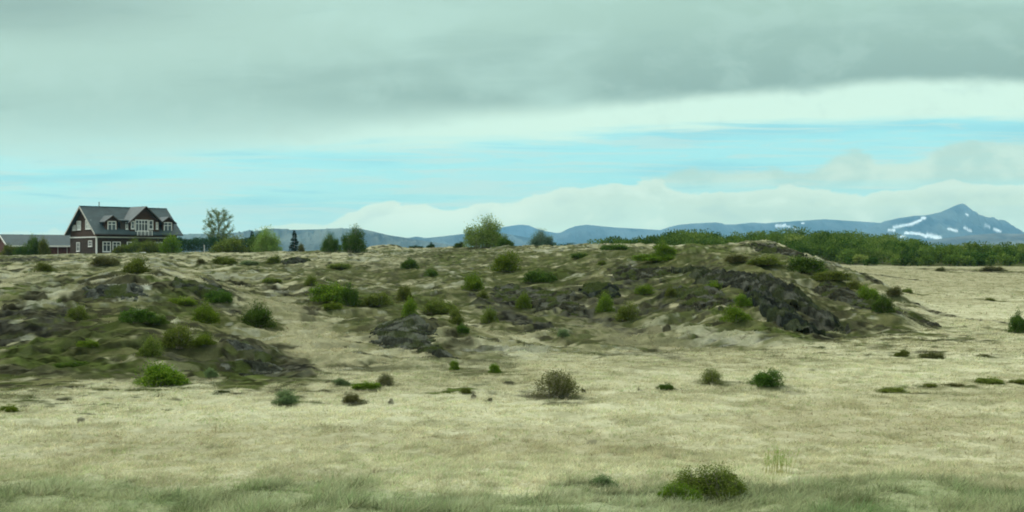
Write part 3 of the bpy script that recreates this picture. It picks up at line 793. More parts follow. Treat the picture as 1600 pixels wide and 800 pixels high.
def leaf_mat(name, a, b, c, trans=0.3):
    """leaf colour varies leaf by leaf between three greens, and a little from bush to bush"""
    m, t, out = new_mat(name)
    at_ = t.node('ShaderNodeAttribute', attribute_name='tint')
    sp = t.node('ShaderNodeSeparateColor'); t.l.new(at_.outputs['Color'], sp.inputs[0])
    v = sp.outputs[0]
    col = t.mix(t.step(v, 0.0, 0.6), a, b)
    col = t.mix(t.step(v, 0.6, 1.0), col, c)
    oi = t.node('ShaderNodeObjectInfo')
    hs = t.node('ShaderNodeHueSaturation')
    hs.inputs['Hue'].default_value = 0.5
    t.put(hs.inputs['Value'], t.math('ADD', 0.82, t.math('MULTIPLY', oi.outputs['Random'], 0.36)))
    t.put(hs.inputs['Hue'], t.math('ADD', 0.488, t.math('MULTIPLY', oi.outputs['Random'], 0.024)))
    t.l.new(col, hs.inputs['Color'])
    d = t.node('ShaderNodeBsdfDiffuse'); tr = t.node('ShaderNodeBsdfTranslucent')
    t.l.new(hs.outputs[0], d.inputs[0]); t.l.new(hs.outputs[0], tr.inputs[0])
    mx = t.node('ShaderNodeMixShader'); mx.inputs[0].default_value = trans
    t.l.new(d.outputs[0], mx.inputs[1]); t.l.new(tr.outputs[0], mx.inputs[2])
    t.l.new(mx.outputs[0], out.inputs[0])
    return m


def tint_mat(name, rough=1.0, var=0.3, scale=9.0, trans=0.0, bump=0.0, bscale=20.0, gain=1.0):
    m, t, out = new_mat(name)
    a = t.node('ShaderNodeAttribute', attribute_name='tint').outputs['Color']
    a = t.mix(1.0, a, (gain, gain, gain), 'MULTIPLY')
    g = t.node('ShaderNodeTexCoord').outputs['Object']
    n = t.noise(g, scale, 5, 0.65)
    c = a
    if var:
        f = t.math('ADD', 1 - var, t.math('MULTIPLY', n, 2 * var))
        c = t.mix(1.0, a, t.comb(f, f, f), 'MULTIPLY')
    d = t.node('ShaderNodeBsdfDiffuse')
    d.inputs['Roughness'].default_value = rough
    t.l.new(c, d.inputs[0])
    sh = d.outputs[0]
    if bump:
        bp = t.node('ShaderNodeBump'); bp.inputs['Strength'].default_value = bump; bp.inputs['Distance'].default_value = 0.08
        t.l.new(t.noise(g, bscale, 5, 0.7), bp.inputs['Height']); t.l.new(bp.outputs[0], d.inputs['Normal'])
    if trans:
        tr = t.node('ShaderNodeBsdfTranslucent'); t.l.new(c, tr.inputs[0])
        mx = t.node('ShaderNodeMixShader'); mx.inputs[0].default_value = trans
        t.l.new(sh, mx.inputs[1]); t.l.new(tr.outputs[0], mx.inputs[2]); sh = mx.outputs[0]
    t.l.new(sh, out.inputs[0])
    return m


M = {}
M['ground'] = tint_mat('ground_cover', 1.0, 0.35, 7.0, 0, 0.6, 14.0, 0.94)
M['grass'] = tint_mat('dry_grass', 1.0, 0.0, 1.0, 0.45)
M['rock'] = tint_mat('lava_rock', 1.0, 0.45, 5.0, 0, 0.9, 6.0)
M['mountain'] = tint_mat('mountain_ground', 1.0, 0.25, 0.004)
M['straw'] = solid('dry_yellow_stalks', (0.36, 0.34, 0.13), 0.9, 0.2, 8.0, 0.1)
M['bark'] = solid('grey_bark', (0.20, 0.175, 0.135), 0.9, 0.3, 8.0, 0.1)
M['twig'] = solid('pale_twigs', (0.27, 0.245, 0.18), 0.9, 0.3, 8.0, 0.1)
M['bright'] = leaf_mat('bright_willow_leaves', (0.055, 0.104, 0.008), (0.130, 0.195, 0.018), (0.25, 0.30, 0.05))
M['dark'] = leaf_mat('dark_willow_leaves', (0.032, 0.072, 0.010), (0.074, 0.132, 0.019), (0.15, 0.21, 0.042))
M['olive'] = leaf_mat('olive_willow_leaves', (0.064, 0.090, 0.014), (0.130, 0.162, 0.028), (0.23, 0.25, 0.07))
M['fresh'] = leaf_mat('fresh_yellow_green_leaves', (0.13, 0.21, 0.040), (0.22, 0.32, 0.072), (0.33, 0.43, 0.15), 0.5)
M['brown'] = leaf_mat('brownish_heath_leaves', (0.064, 0.068, 0.022), (0.105, 0.108, 0.034), (0.18, 0.17, 0.07))
M['pale'] = leaf_mat('pale_young_leaves', (0.095, 0.145, 0.060), (0.15, 0.205, 0.085), (0.23, 0.29, 0.13), 0.4)
M['hazy'] = leaf_mat('grey_green_leaves', (0.09, 0.155, 0.105), (0.14, 0.22, 0.15), (0.20, 0.28, 0.19), 0.4)
M['spruce'] = leaf_mat('spruce_needles', (0.012, 0.032, 0.020), (0.022, 0.048, 0.028), (0.04, 0.075, 0.04), 0.1)
M['wood'] = leaf_mat('birch_scrub_leaves', (0.038, 0.084, 0.011), (0.104, 0.172, 0.028), (0.22, 0.275, 0.066))
M['hedge'] = leaf_mat('hedge_leaves', (0.016, 0.042, 0.018), (0.030, 0.066, 0.024), (0.055, 0.095, 0.035), 0.15)


# ------------------------------------------------------------------ ground sheet
def build_ground():
    az = np.concatenate([np.linspace(-180, -36, 40, endpoint=False), np.linspace(-36, -27, 90, endpoint=False), np.linspace(-27, 27, 1260, endpoint=False),
                         np.linspace(27, 36, 90, endpoint=False), np.linspace(36, 180, 41)])
    az = np.radians(az)
    r = np.concatenate([np.array([0.0, 4, 8, 12]), np.exp(np.linspace(math.log(15), math.log(110), 620, endpoint=False)), np.exp(np.linspace(math.log(110), math.log(340), 230, endpoint=False)),
                        np.exp(np.linspace(math.log(340), math.log(17000), 60))])
    A, RR = np.meshgrid(az, r)
    x = (RR * np.sin(A)).ravel(); y = (RR * np.cos(A)).ravel()
    z = height(x, y)
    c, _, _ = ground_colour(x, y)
    b = ground_colour.bare
    z = z + b * (0.30 * (1 - np.abs(2 * fbm(x / 1.1, y / .75, 501, 3) - 1)) - 0.24 + 0.22 * (fbm(x / .35, y / .28, 511, 2) - .5))
    na, nr = len(az), len(r)
    idx = np.arange(na * nr).reshape(nr, na)
    f = np.stack([idx[:-1, :-1], idx[:-1, 1:], idx[1:, 1:], idx[1:, :-1]], -1).reshape(-1, 4)[:, ::-1]
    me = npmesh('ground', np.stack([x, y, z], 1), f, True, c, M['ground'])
    o = link(bpy.data.objects.new('ground', me))
    tag(o, 'rolling pale dry grassland with mossy rocky mound', 'ground', kind='structure')
    return o


build_ground()


# ------------------------------------------------------------------ far mountains
def mountain(name, label, prof, D, front, back, col, seed, rough=1.0, snow=None, u0=None, u1=None, grey=None):
    """a range whose crest runs at distance D and has the given skyline (photograph pixels)"""
    px = np.array([p[0] for p in prof], float); py = np.array([p[1] for p in prof], float)
    u = np.linspace(px[0], px[-1], int((px[-1] - px[0]) * 1.1))
    hh = CAMZ + (400 - np.interp(u, px, py)) * D / F
    k = np.exp(-0.5 * (np.arange(-4, 5) / 1.6) ** 2); k /= k.sum()
    hh = np.convolve(np.pad(hh, 4, mode='edge'), k, mode='valid')
    t = np.concatenate([np.linspace(-1, 0, 110), np.linspace(0.06, 1, 14)])
    Ug, T = np.meshgrid(u, t)
    Hh = np.repeat(hh[None], len(t), 0)
    d = np.where(T < 0, D + T * front, D + T * back)
    d = d * (1 + 0.0)
    X = (Ug - 800) / F * D * (1 + (d / D - 1) * 0.6)
    tt = np.abs(T)
    g = fbm(Ug / 26 + 3 * T, T * 2.2, seed, 5, 0.55) - 0.5
    g2 = fbm(Ug / 9 + 2 * T, T * 1.3, seed + 9, 4) - 0.5
    shape = (1 - tt) ** np.where(T < 0, 1.15, 0.8)
    Z = Hh * shape * (1 + rough * (1.5 * g + 0.7 * g2) * np.minimum(tt * 4.0, 1) * (1 - tt * 0.4))
    Z = np.minimum(Z, Hh * (1 - 0.15 * tt)) - 6 * tt
    X = X.ravel(); Y = d.ravel(); Zr = Z.ravel()
    c = np.repeat(np.array(col)[None], X.size, 0)
    n = fbm(X / 300, Y / 500, seed + 20, 4)
    c = c * (0.45 + 1.1 * sst(0.6 * n + 0.4 * (g + .5).ravel(), .3, .7))[:, None]
    pxv = 800 + F * X / Y; pyv = 400 - F * (Zr - CAMZ) / Y
    if grey:
        c = c + (np.array(grey)[None] - c) * (0.5 * sst(n, 0.45, 0.6))[:, None]
    if snow:
        s = np.zeros(X.size)
        for pts, wid in snow:
            for (x0, y0), (x1, y1) in zip(pts[:-1], pts[1:]):
                dx, dy = x1 - x0, y1 - y0
                q = np.clip(((pxv - x0) * dx + (pyv - y0) * dy) / (dx * dx + dy * dy), 0, 1)
                dist = np.hypot(pxv - x0 - q * dx, (pyv - y0 - q * dy) * 1.2)
                nn = fbm(pxv / 3.0, pyv / 2.0, seed + 31, 2)
                s = np.maximum(s, 1 - sst(dist, wid * (0.2 + 0.6 * nn), wid * (0.7 + 0.9 * nn)))
        s[(T.ravel() > 0)] = 0
        c = c + (np.array((0.86, 0.9, 0.92))[None] - c) * s[:, None]
    nu, nt = len(u), len(t)
    idx = np.arange(nu * nt).reshape(nt, nu)
    f = np.stack([idx[:-1, :-1], idx[:-1, 1:], idx[1:, 1:], idx[1:, :-1]], -1).reshape(-1, 4)
    me = npmesh(name, np.stack([X, Y, Zr], 1), f, True, c, M['mountain'])
    return tag(link(bpy.data.objects.new(name, me)), label, 'mountain', kind='structure')


mountain('hills', 'long flat-topped grey-blue hill behind the hedge and trees',
         [(-500, 372), (0, 372), (200, 369), (280, 366), (330, 366), (430, 359), (470, 359), (535, 357), (562, 357), (585, 362), (605, 367), (640, 373), (690, 380), (760, 392), (800, 399)],
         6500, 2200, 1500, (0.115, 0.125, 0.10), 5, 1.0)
mountain('mountain', 'low blue knobbly ridge between the hill and the humps',
         [(480, 398), (560, 375), (600, 367), (625, 370), (637, 372), (650, 369.5), (665, 372), (685, 370), (720, 366), (760, 363), (790, 365), (830, 372), (900, 390), (940, 398)],
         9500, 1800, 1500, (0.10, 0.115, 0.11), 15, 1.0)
mountain('mountain', 'rounded deep blue hump right of the tallest bush',
         [(640, 398), (720, 375), (760, 360), (786, 355), (800, 352.5), (815, 351), (826, 352), (837, 357), (850, 361), (866, 363.5), (900, 368), (960, 380), (1010, 398)],
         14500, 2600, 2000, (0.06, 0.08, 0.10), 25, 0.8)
mountain('mountain', 'long blue range of low rounded humps above the wood',
         [(820, 398), (850, 372), (866, 365), (877, 363), (887, 357.5), (900, 353), (917, 351), (937, 353), (962, 355.5), (1000, 357.5), (1032, 359.5), (1045, 355), (1062, 351), (1085, 349), (1110, 348),
          (1130, 350.5), (1147, 351), (1175, 347.5), (1195, 349), (1212, 347.5), (1250, 345), (1288, 342.5), (1314, 344.2), (1350, 346.5), (1400, 350), (1480, 362), (1560, 380), (1640, 398)],
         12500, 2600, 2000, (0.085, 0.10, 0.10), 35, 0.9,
         snow=[([(1214, 353), (1226, 352)], 3.2), ([(1228, 354), (1234, 354)], 1.6), ([(1253, 349), (1256, 349)], 1.6), ([(1240, 357), (1243, 357)], 1.5)])
mountain('mountain', 'sharp snow-streaked blue peak above the wood',
         [(1310, 398), (1345, 362), (1381, 346), (1403, 341), (1431, 336.8), (1444, 336.8), (1469, 331.7), (1482, 326), (1493, 321), (1499, 318.8), (1505, 318), (1510, 321), (1517, 328), (1530, 335.4), (1543, 342),
          (1554, 345.5), (1563, 343), (1571, 344.5), (1578, 349), (1585, 356.5), (1591, 364), (1640, 376), (1720, 390), (1800, 398)],
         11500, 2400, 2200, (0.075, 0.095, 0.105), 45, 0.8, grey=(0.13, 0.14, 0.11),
         snow=[([(1397, 355), (1425, 350), (1438, 344.5)], 3.0), ([(1441, 341), (1444, 341)], 3.0), ([(1388, 359.5), (1397, 360)], 2.2), ([(1415, 364), (1437, 365), (1447, 369.5)], 3.2),
               ([(1450, 367.5), (1468, 371.5)], 4.6), ([(1482, 357.5), (1495, 361)], 2.6), ([(1507, 356), (1516, 361)], 2.4), ([(1539, 351.5), (1546, 355)], 2.0), ([(1554, 358), (1563, 361.5)], 2.6),
               ([(1510, 335), (1512, 336)], 1.8), ([(1408, 369), (1414, 370)], 2.0)])
mountain('hills', 'dull grey foothill at the right below the snow-streaked peak',
         [(1330, 398), (1420, 380), (1470, 373), (1510, 368), (1555, 364.5), (1600, 366), (1700, 368), (1900, 378), (2100, 398)],
         7500, 1800, 1500, (0.12, 0.115, 0.095), 55, 0.8)

# ------------------------------------------------------------------ air between here and the mountains
def build_haze():
    m, t, out = new_mat('haze_air')
    v = t.node('ShaderNodeVolumePrincipled')
    v.inputs['Color'].default_value = (0.30, 0.68, 1.0, 1)
    v.inputs['Density'].default_value = HAZE
    v.inputs['Anisotropy'].default_value = 0.0
    t.l.new(v.outputs[0], out.inputs['Volume'])
    b = MB(); b.box(-HAZE_R, HAZE_R, -HAZE_R, HAZE_R, -12, HAZE_TOP)
    o = b.build('haze', m)
    tag(o, 'thin blue air in front of the mountains', 'haze', kind='stuff')


build_haze()

# ------------------------------------------------------------------ grass (nobody could count it)
def blades(x, y, hgt, wid, lean, col, rng, seg2=True):
    n = len(x)
    z = height(x, y) - 0.01
    th = rng.uniform(0, 2 * np.pi, n)
    la = rng.uniform(0, 2 * np.pi, n)
    wind = np.array([0.45, 0.1])
    lx = np.cos(la) * lean + wind[0] * lean; ly = np.sin(la) * lean + wind[1] * lean
    wx = np.cos(th) * wid / 2; wy = np.sin(th) * wid / 2
    p = np.stack([x, y, z], 1)
    w = np.stack([wx, wy, np.zeros(n)], 1)
    tip = p + np.stack([lx * hgt * 1.05, ly * hgt * 1.05, hgt * (1.0 - 0.35 * np.minimum(lean, 1.5))], 1)
    V = np.stack([p - w, p + w, tip + w * 0.25, tip - w * 0.25], 1).reshape(-1, 3)
    Cc = np.repeat(col, 4, 0)
    return V, Cc


def build_grass():
    rng = np.random.default_rng(5)
    Vs, Cs = [], []

    def scatter(n, d0, d1, hm, wm, lean, jit, mode):
        # uniform over the sector, a few blades per tuft
        k = 7
        nt = n // k
        r = np.sqrt(rng.uniform(d0 ** 2, d1 ** 2, nt)); a = rng.uniform(-R(28), R(28), nt)
        tx = r * np.sin(a); ty = r * np.cos(a)
        c, g, v = ground_colour(tx, ty)
        cl = fbm(tx / 0.7, ty / 0.6, 201, 3)
        keep = rng.uniform(0, 1, nt) < g * (0.65 + 0.6 * sst(cl, 0.35, 0.65))
        tx, ty, c, cl, v = tx[keep], ty[keep], c[keep], cl[keep], v[keep]
        nt = len(tx)
        th = (0.2 + 1.6 * cl) * hm * rng.uniform(0.7, 1.25, nt) * (1 + 0.75 * v * (cl > 0.5))
        tc = 1.22 * c * rng.uniform(0.85, 1.15, (nt, 1)) * (1 + rng.normal(0, 0.025, (nt, 3)))
        # odd green, grey and brown tufts
        q = rng.uniform(0, 1, nt)
        gm = fbm(tx / 2.5, ty / 2.5, 211, 3)
        tc = np.where((q < 0.07 + 0.18 * sst(gm, .5, .7))[:, None], tc * np.array((0.72, 0.85, 0.68)), tc)
        tc = np.where((q > 0.95)[:, None], tc * np.array((0.62, 0.57, 0.52)), tc)
        bx = np.repeat(tx, k) + rng.normal(0, jit, nt * k); by = np.repeat(ty, k) + rng.normal(0, jit, nt * k)
        h = np.repeat(th, k) * rng.uniform(0.55, 1.15, nt * k)
        col = np.repeat(tc, k, 0) * rng.uniform(0.8, 1.2, (nt * k, 1))
        V, Cc = blades(bx, by, h, wm * rng.uniform(0.6, 1.3, nt * k), lean * rng.uniform(0.3, 1.5, nt * k), np.clip(col, 0, 0.8), rng)
        Vs.append(V); Cs.append(Cc)
    scatter(380000, 15.5, 26, 0.085, 0.017, 1.1, 0.05, 0)
    scatter(380000, 26, 50, 0.085, 0.026, 1.3, 0.07, 0)
    scatter(280000, 50, 85, 0.10, 0.044, 1.2, 0.10, 0)
    scatter(190000, 85, 225, 0.13, 0.08, 1.2, 0.16, 0)
    scatter(42000, 15.5, 22.5, 0.115, 0.017, 0.7, 0.05, 0)
    scatter(16000, 24, 40, 0.12, 0.022, 0.9, 0.06, 0)
    V = np.concatenate(Vs); c = np.concatenate(Cs)
    f = np.arange(len(V)).reshape(-1, 4)
    me = npmesh('grass', V, f, False, c, M['grass'])
    o = link(bpy.data.objects.new('grass', me))
    tag(o, 'dry straw grass in tufts over the field and mound', 'grass', kind='stuff')


build_grass()


# ------------------------------------------------------------------ bushes and trees
def leaf_quads(p, dirv, L, W, rng):
    """diamond leaves at p pointing along dirv"""
    n = len(p)
    dirv = dirv / np.linalg.norm(dirv, axis=1, keepdims=True)
    a = rng.normal(0, 1, (n, 3))
    s = np.cross(dirv, a); s /= np.linalg.norm(s, axis=1, keepdims=True) + 1e-9
    L = L[:, None]; W = W[:, None]
    V = np.stack([p, p + dirv * L * 0.5 + s * W * 0.5, p + dirv * L, p + dirv * L * 0.5 - s * W * 0.5], 1)
    return V.reshape(-1, 3)


def shrub_meshes(seed, stems=46, leaves=2600, leaf=0.062, spread=1.0, skirt=0.55, ragged=0.3, tall=1.0, lobes=3, bare=0.15, body=0.85, stem_r=0.008, subs=((-.10, .02, .88), (.20, .05, .66))):
    """bush in a unit box (1 wide, 1 high): foliage verts/colours and stem builder"""
    rng = np.random.default_rng(seed)
    subs = np.array(subs)
    subs[:, 2] *= 1.0 / max(subs[:, 2].max(), .01)
    ext = max(np.abs(subs[:, :2]).max(), 0) 
    hs = np.minimum(1.0, 1.0 - 1.1 * ext + 0.02) * subs[:, 2]          # half width share of each lobe

    def pick():
        k = rng.choice(len(subs), p=subs[:, 2] ** 2 / (subs[:, 2] ** 2).sum())
        return np.array([subs[k, 0], subs[k, 1], 0.0]), np.array([max(hs[k], .35), max(hs[k], .35), subs[k, 2]])
    lob = [(rng.uniform(0, 2 * np.pi), rng.uniform(-.22, .22), rng.uniform(.7, 1.0)) for _ in range(lobes)]
    P, Dv, T = [], [], []
    mb = MB()
    per = leaves // stems
    for i in range(stems):
        th = rng.uniform(0, 2 * np.pi)
        q = rng.uniform(0, 1) ** 0.75
        rad = 0.5 * q * spread
        l = max(lob, key=lambda l: math.cos(th - l[0]) + 0.2 * l[2])
        hz = math.sqrt(max(1 - q ** 3 * 0.95, 0.02)) * rng.uniform(1 - ragged, 0.98) * (l[2] if q > 0.3 else 1.0) * tall
        hz = max(hz, 0.16)
        o_, k_ = pick()
        b = np.array([rng.normal(0, 0.07), rng.normal(0, 0.07), -0.03]) * k_ + o_
        tip = np.array([math.cos(th) * rad, math.sin(th) * rad, hz]) * k_ + o_
        hz = tip[2]
        ctl = np.array([tip[0] * 0.6 + b[0] * 0.4, tip[1] * 0.6 + b[1] * 0.4, hz * (0.42 if q > 0.6 else 0.6)])
        t = np.linspace(0, 1, 7)[:, None]
        curve = (1 - t) ** 2 * b + 2 * t * (1 - t) * ctl + t ** 2 * tip
        mb.tube([tuple(p) for p in curve], [stem_r * (1 - 0.85 * k / 6) + 0.0008 for k in range(7)], 4)
        # twigs
        for k in range(3):
            tk = rng.uniform(0.35, 0.85)
            p0 = (1 - tk) ** 2 * b + 2 * tk * (1 - tk) * ctl + tk ** 2 * tip
            p1 = p0 + np.array([rng.normal(0, 0.09), rng.normal(0, 0.09), rng.uniform(0.04, 0.16)])
            mb.tube([tuple(p0), tuple(p1)], [stem_r * .4, 0.0008], 3)
        tt = (bare + (1.04 - bare) * rng.uniform(0, 1, per) ** 0.7)[:, None]
        p = (1 - tt) ** 2 * b + 2 * tt * (1 - tt) * ctl + tt ** 2 * tip
        tan = 2 * (1 - tt) * (ctl - b) + 2 * tt * (tip - ctl)
        tan /= np.linalg.norm(tan, axis=1, keepdims=True) + 1e-9
        clump = rng.normal(0, 0.05, (per, 3)) * (0.5 + tt)
        p = p + clump
        p[:, 2] = np.abs(p[:, 2] - 0.01) + 0.01
        P.append(p); Dv.append(tan + rng.normal(0, 0.55, (per, 3)) + np.array([0, 0, 0.35]))
        T.append(np.clip(rng.normal(0.45, 0.2, per) + rng.normal(0, 0.12), 0, 1))
    # leaf clumps that fill the rounded body of the bush
    nb = 9 + lobes * 2
    for i in range(nb):
        th = i * 2.4 + rng.uniform(-.5, .5); q = math.sqrt((i + .4) / nb) * 0.36 * spread
        hz = math.sqrt(max(1 - (q / 0.5) ** 3, 0.05)) * (0.66 + 0.12 * rng.uniform(-1, 1) * (1 + ragged))
        cc = np.array([math.cos(th) * q, math.sin(th) * q, hz * rng.uniform(.45, 1.0)])
        o_ = subs[i % len(subs)]; k_ = max(hs[i % len(subs)], .35)
        cc = np.array([cc[0] * k_ + o_[0], cc[1] * k_ + o_[1], cc[2] * o_[2]])
        m = int(leaves * body / nb)
        v = rng.normal(0, 1, (m, 3)); v /= np.linalg.norm(v, axis=1, keepdims=True)
        p = cc + v * (rng.uniform(0, 1, m)[:, None] ** 0.5) * np.array([.15, .15, .17 + .08 * rng.uniform()]) * np.array([k_ + .15, k_ + .15, o_[2]])
        p[:, 2] = np.abs(p[:, 2])
        P.append(p); Dv.append(v * 0.7 + np.array([0, 0, .7]) + rng.normal(0, .5, (m, 3)))
        T.append(np.clip(rng.normal(0.42, 0.16, m) + rng.normal(0, 0.13), 0, 1))
    # skirt of low leaves hiding the foot
    ns = int(leaves * skirt * 0.5)
    th = rng.uniform(0, 2 * np.pi, ns); q = np.sqrt(rng.uniform(0, 1, ns)) * 0.46
    P.append(np.stack([np.cos(th) * q, np.sin(th) * q, rng.uniform(0.0, 1.0, ns) * (0.42 - 0.5 * q)], 1))
    Dv.append(np.stack([np.cos(th), np.sin(th), rng.uniform(0.2, 1.5, ns)], 1) + rng.normal(0, 0.4, (ns, 3)))
    T.append(np.clip(rng.normal(0.36, 0.2, ns), 0, 1))
    P = np.concatenate(P); Dv = np.concatenate(Dv); T = np.concatenate(T)
    n = len(P)
    V = leaf_quads(P, Dv, leaf * rng.uniform(0.7, 1.35, n), leaf * 0.45 * rng.uniform(0.7, 1.3, n), rng)
    cols = np.repeat(T, 4)[:, None] * np.ones((1, 3))
    me = npmesh('foliage', V, np.arange(len(V)).reshape(-1, 4), False, cols, M['dark'])
    ms = mb.mesh('stems', M['bark'])
    return me, ms


PROTO = {}
for k, kw in {
    'round': dict(subs=((-.08, 0, .95), (.20, .06, .7)), seed=1, stems=60, leaves=3000, ragged=0.28),
    'round2': dict(subs=((.10, 0, .95), (-.20, -.05, .72), (0, -.2, .6)), seed=2, stems=52, leaves=2800, ragged=0.36, lobes=4),
    'wide': dict(subs=((-.27, 0, .72), (.06, .08, .95), (.30, -.05, .62), (0, -.2, .5)), seed=3, stems=64, leaves=3200, ragged=0.45, lobes=5),
    'tall': dict(subs=((0, 0, 1.0), (.14, .08, .6)), seed=4, stems=46, leaves=2600, ragged=0.35, spread=0.95),
    'lop': dict(subs=((-.18, 0, .95), (.22, .04, .58)), seed=6, stems=50, leaves=2700, ragged=0.5, lobes=2),
    'twiggy': dict(subs=((0, 0, 1.0), (.12, .1, .85)), seed=7, stem_r=0.010, stems=80, leaves=3000, leaf=0.045, ragged=0.25, skirt=0.35, bare=0.35, body=0.6),
    'flat': dict(subs=((-.30, 0, .7), (0, .1, .95), (.28, 0, .75)), seed=8, stems=60, leaves=2400, ragged=0.5, lobes=6, leaf=0.07),
    'big': dict(subs=((-.12, 0, .95), (.20, .05, .85), (.33, -.08, .5), (-.32, .0, .6)), seed=9, stems=110, leaves=9000, leaf=0.034, ragged=0.42, lobes=5, skirt=0.35),
    'tree': dict(subs=((-.06, 0, .98), (.2, .1, .74), (-.22, -.1, .66)), seed=10, stems=80, leaves=6500, leaf=0.040, ragged=0.30, lobes=5, bare=0.3, stem_r=0.004),
    'sparse': dict(subs=((0, 0, 1.0), (.1, .1, .8)), seed=12, stems=90, leaves=4200, leaf=0.035, ragged=0.30, lobes=4, bare=0.4, body=0.35),
}.items():
    PROTO[k] = shrub_meshes(**kw)


def plant(name, shape, tone, loc, w, h, label, cat, group, rz=0.0, depth=None):
    fo, stm = PROTO[shape]
    root = empty(name, loc, rz)
    tag(root, label, cat, group)
    s = (w, depth or w, h)
    a = link(bpy.data.objects.new('foliage', fo), root)
    a.scale = s
    a.material_slots[0].link = 'OBJECT'; a.material_slots[0].material = M[tone]
    b = link(bpy.data.objects.new('stems', stm), root)
    b.scale = s
    b.material_slots[0].link = 'OBJECT'
    b.material_slots[0].material = M['twig'] if shape in ('twiggy', 'tree') else M['bark']
    return root


_rr = random.Random(4)
for b in BUSHES:
    px, py, w, h, shape, tone, label, grp = b[:8]
    D = b[8] if len(b) > 8 and b[8] else None
    if D:
        x = (px - 800) / F * D; y = D; z = ground(x, y)
        zt = CAMZ - (py - h - 400) / F * D          # keep the top where the photograph has it
        H = max(zt - z, 0.3)
    else:
        x, y, z = at(px, py)
        H = h * y / F
    W = w * y / F * (1.14 if py < 700 and h > 12 else 1.02)
    plant('bush' if H < 2.4 else 'tree', shape, tone, (x, y, z - 0.03), W, H, label, 'bush' if H < 2.4 else 'tree', grp, _rr.uniform(0, 6.28), W * _rr.uniform(0.8, 1.05))


# a sparse round-crowned tree and a spruce
def branching_tree(seed, H, Wd, trunk_h, n_limb, leaves, leaf):
    """trunk, limbs that reach an ellipsoid crown, twigs and small open leaf clumps"""
    rng = np.random.default_rng(seed)
    mb = MB()
    mb.tube([(0, 0, -0.2), (0.04, 0, trunk_h * 0.5), (0.02, 0.05, trunk_h), (0.05, 0, H * 0.55), (0, 0, H * 0.9)], [H * .020, H * .017, H * .014, H * .008, H * .003], 8)
    cz = trunk_h + (H - trunk_h) * 0.5; rz = (H - trunk_h) * 0.5
    P, Dv = [], []
    nt = 13
    for i in range(n_limb):
        th = i * 2.4 + rng.uniform(-.3, .3)
        sz = -0.75 + 1.65 * ((i + .5) / n_limb)
        rr = math.sqrt(max(1 - sz * sz, 0.05)) * rng.uniform(.8, 1.08)
        p1 = np.array([math.cos(th) * rr * Wd / 2, math.sin(th) * rr * Wd / 2, cz + sz * rz])
        z0 = max(trunk_h * 0.75, p1[2] - math.hypot(p1[0], p1[1]) * rng.uniform(.8, 1.3)); z0 = min(z0, H * .8)
        p0 = np.array([0, 0, z0]); d = p1 - p0; ln = np.linalg.norm(d); d = d / ln
        pm = p0 + d * ln * 0.5 + np.array([0, 0, 0.06 * ln])
        mb.tube([tuple(p0), tuple(pm), tuple(p1)], [H * .006, H * .0038, H * .001], 5)
        for k in range(nt):
            t = rng.uniform(0.3, 1.0)
            q0 = p0 + (p1 - p0) * t
            dd = d + rng.normal(0, 0.7, 3); dd[2] = abs(dd[2]) * 0.6 + 0.1; dd /= np.linalg.norm(dd)
            l2 = Wd * rng.uniform(0.08, 0.18)
            mb.tube([tuple(q0), tuple(q0 + dd * l2)], [H * .0022, H * .0007], 4)
            m = leaves // (n_limb * nt)
            tt = rng.uniform(0.2, 1.1, m)[:, None]
            P.append(q0 + dd * l2 * tt + rng.normal(0, 0.022 * Wd, (m, 3)))
            Dv.append(dd + rng.normal(0, 0.8, (m, 3)))
    P = np.concatenate(P); Dv = np.concatenate(Dv); n = len(P)
    V = leaf_quads(P, Dv, leaf * rng.uniform(.7, 1.3, n), leaf * .6 * rng.uniform(.7, 1.3, n), rng)
    T = np.clip(rng.normal(0.5, 0.22, n), 0, 1)
    return V, np.repeat(T, 4)[:, None] * np.ones((1, 3)), mb


def place_tree(name, label, px, py_top, D, Wpx, seed, tone, leaves, leaf, cat='tree'):
    x = (px - 800) / F * D; z = ground(x, D)
    H = CAMZ + (400 - py_top) / F * D - z
    Wd = Wpx * D / F
    V, c, mb = branching_tree(seed, H, Wd, H * 0.24, 30, leaves, leaf)
    root = empty(name, (x, D, z)); tag(root, label, cat, GC)
    cr = link(bpy.data.objects.new('crown', npmesh('crown', V, np.arange(len(V)).reshape(-1, 4), False, c, M[tone])), root)
    mb.build('trunk', M['bark'], root, True)


place_tree('birch_tree', 'sparse pale round-crowned tree rising behind the hedge', 341, 325, 236, 44, 3, 'pale', 10000, 0.17)


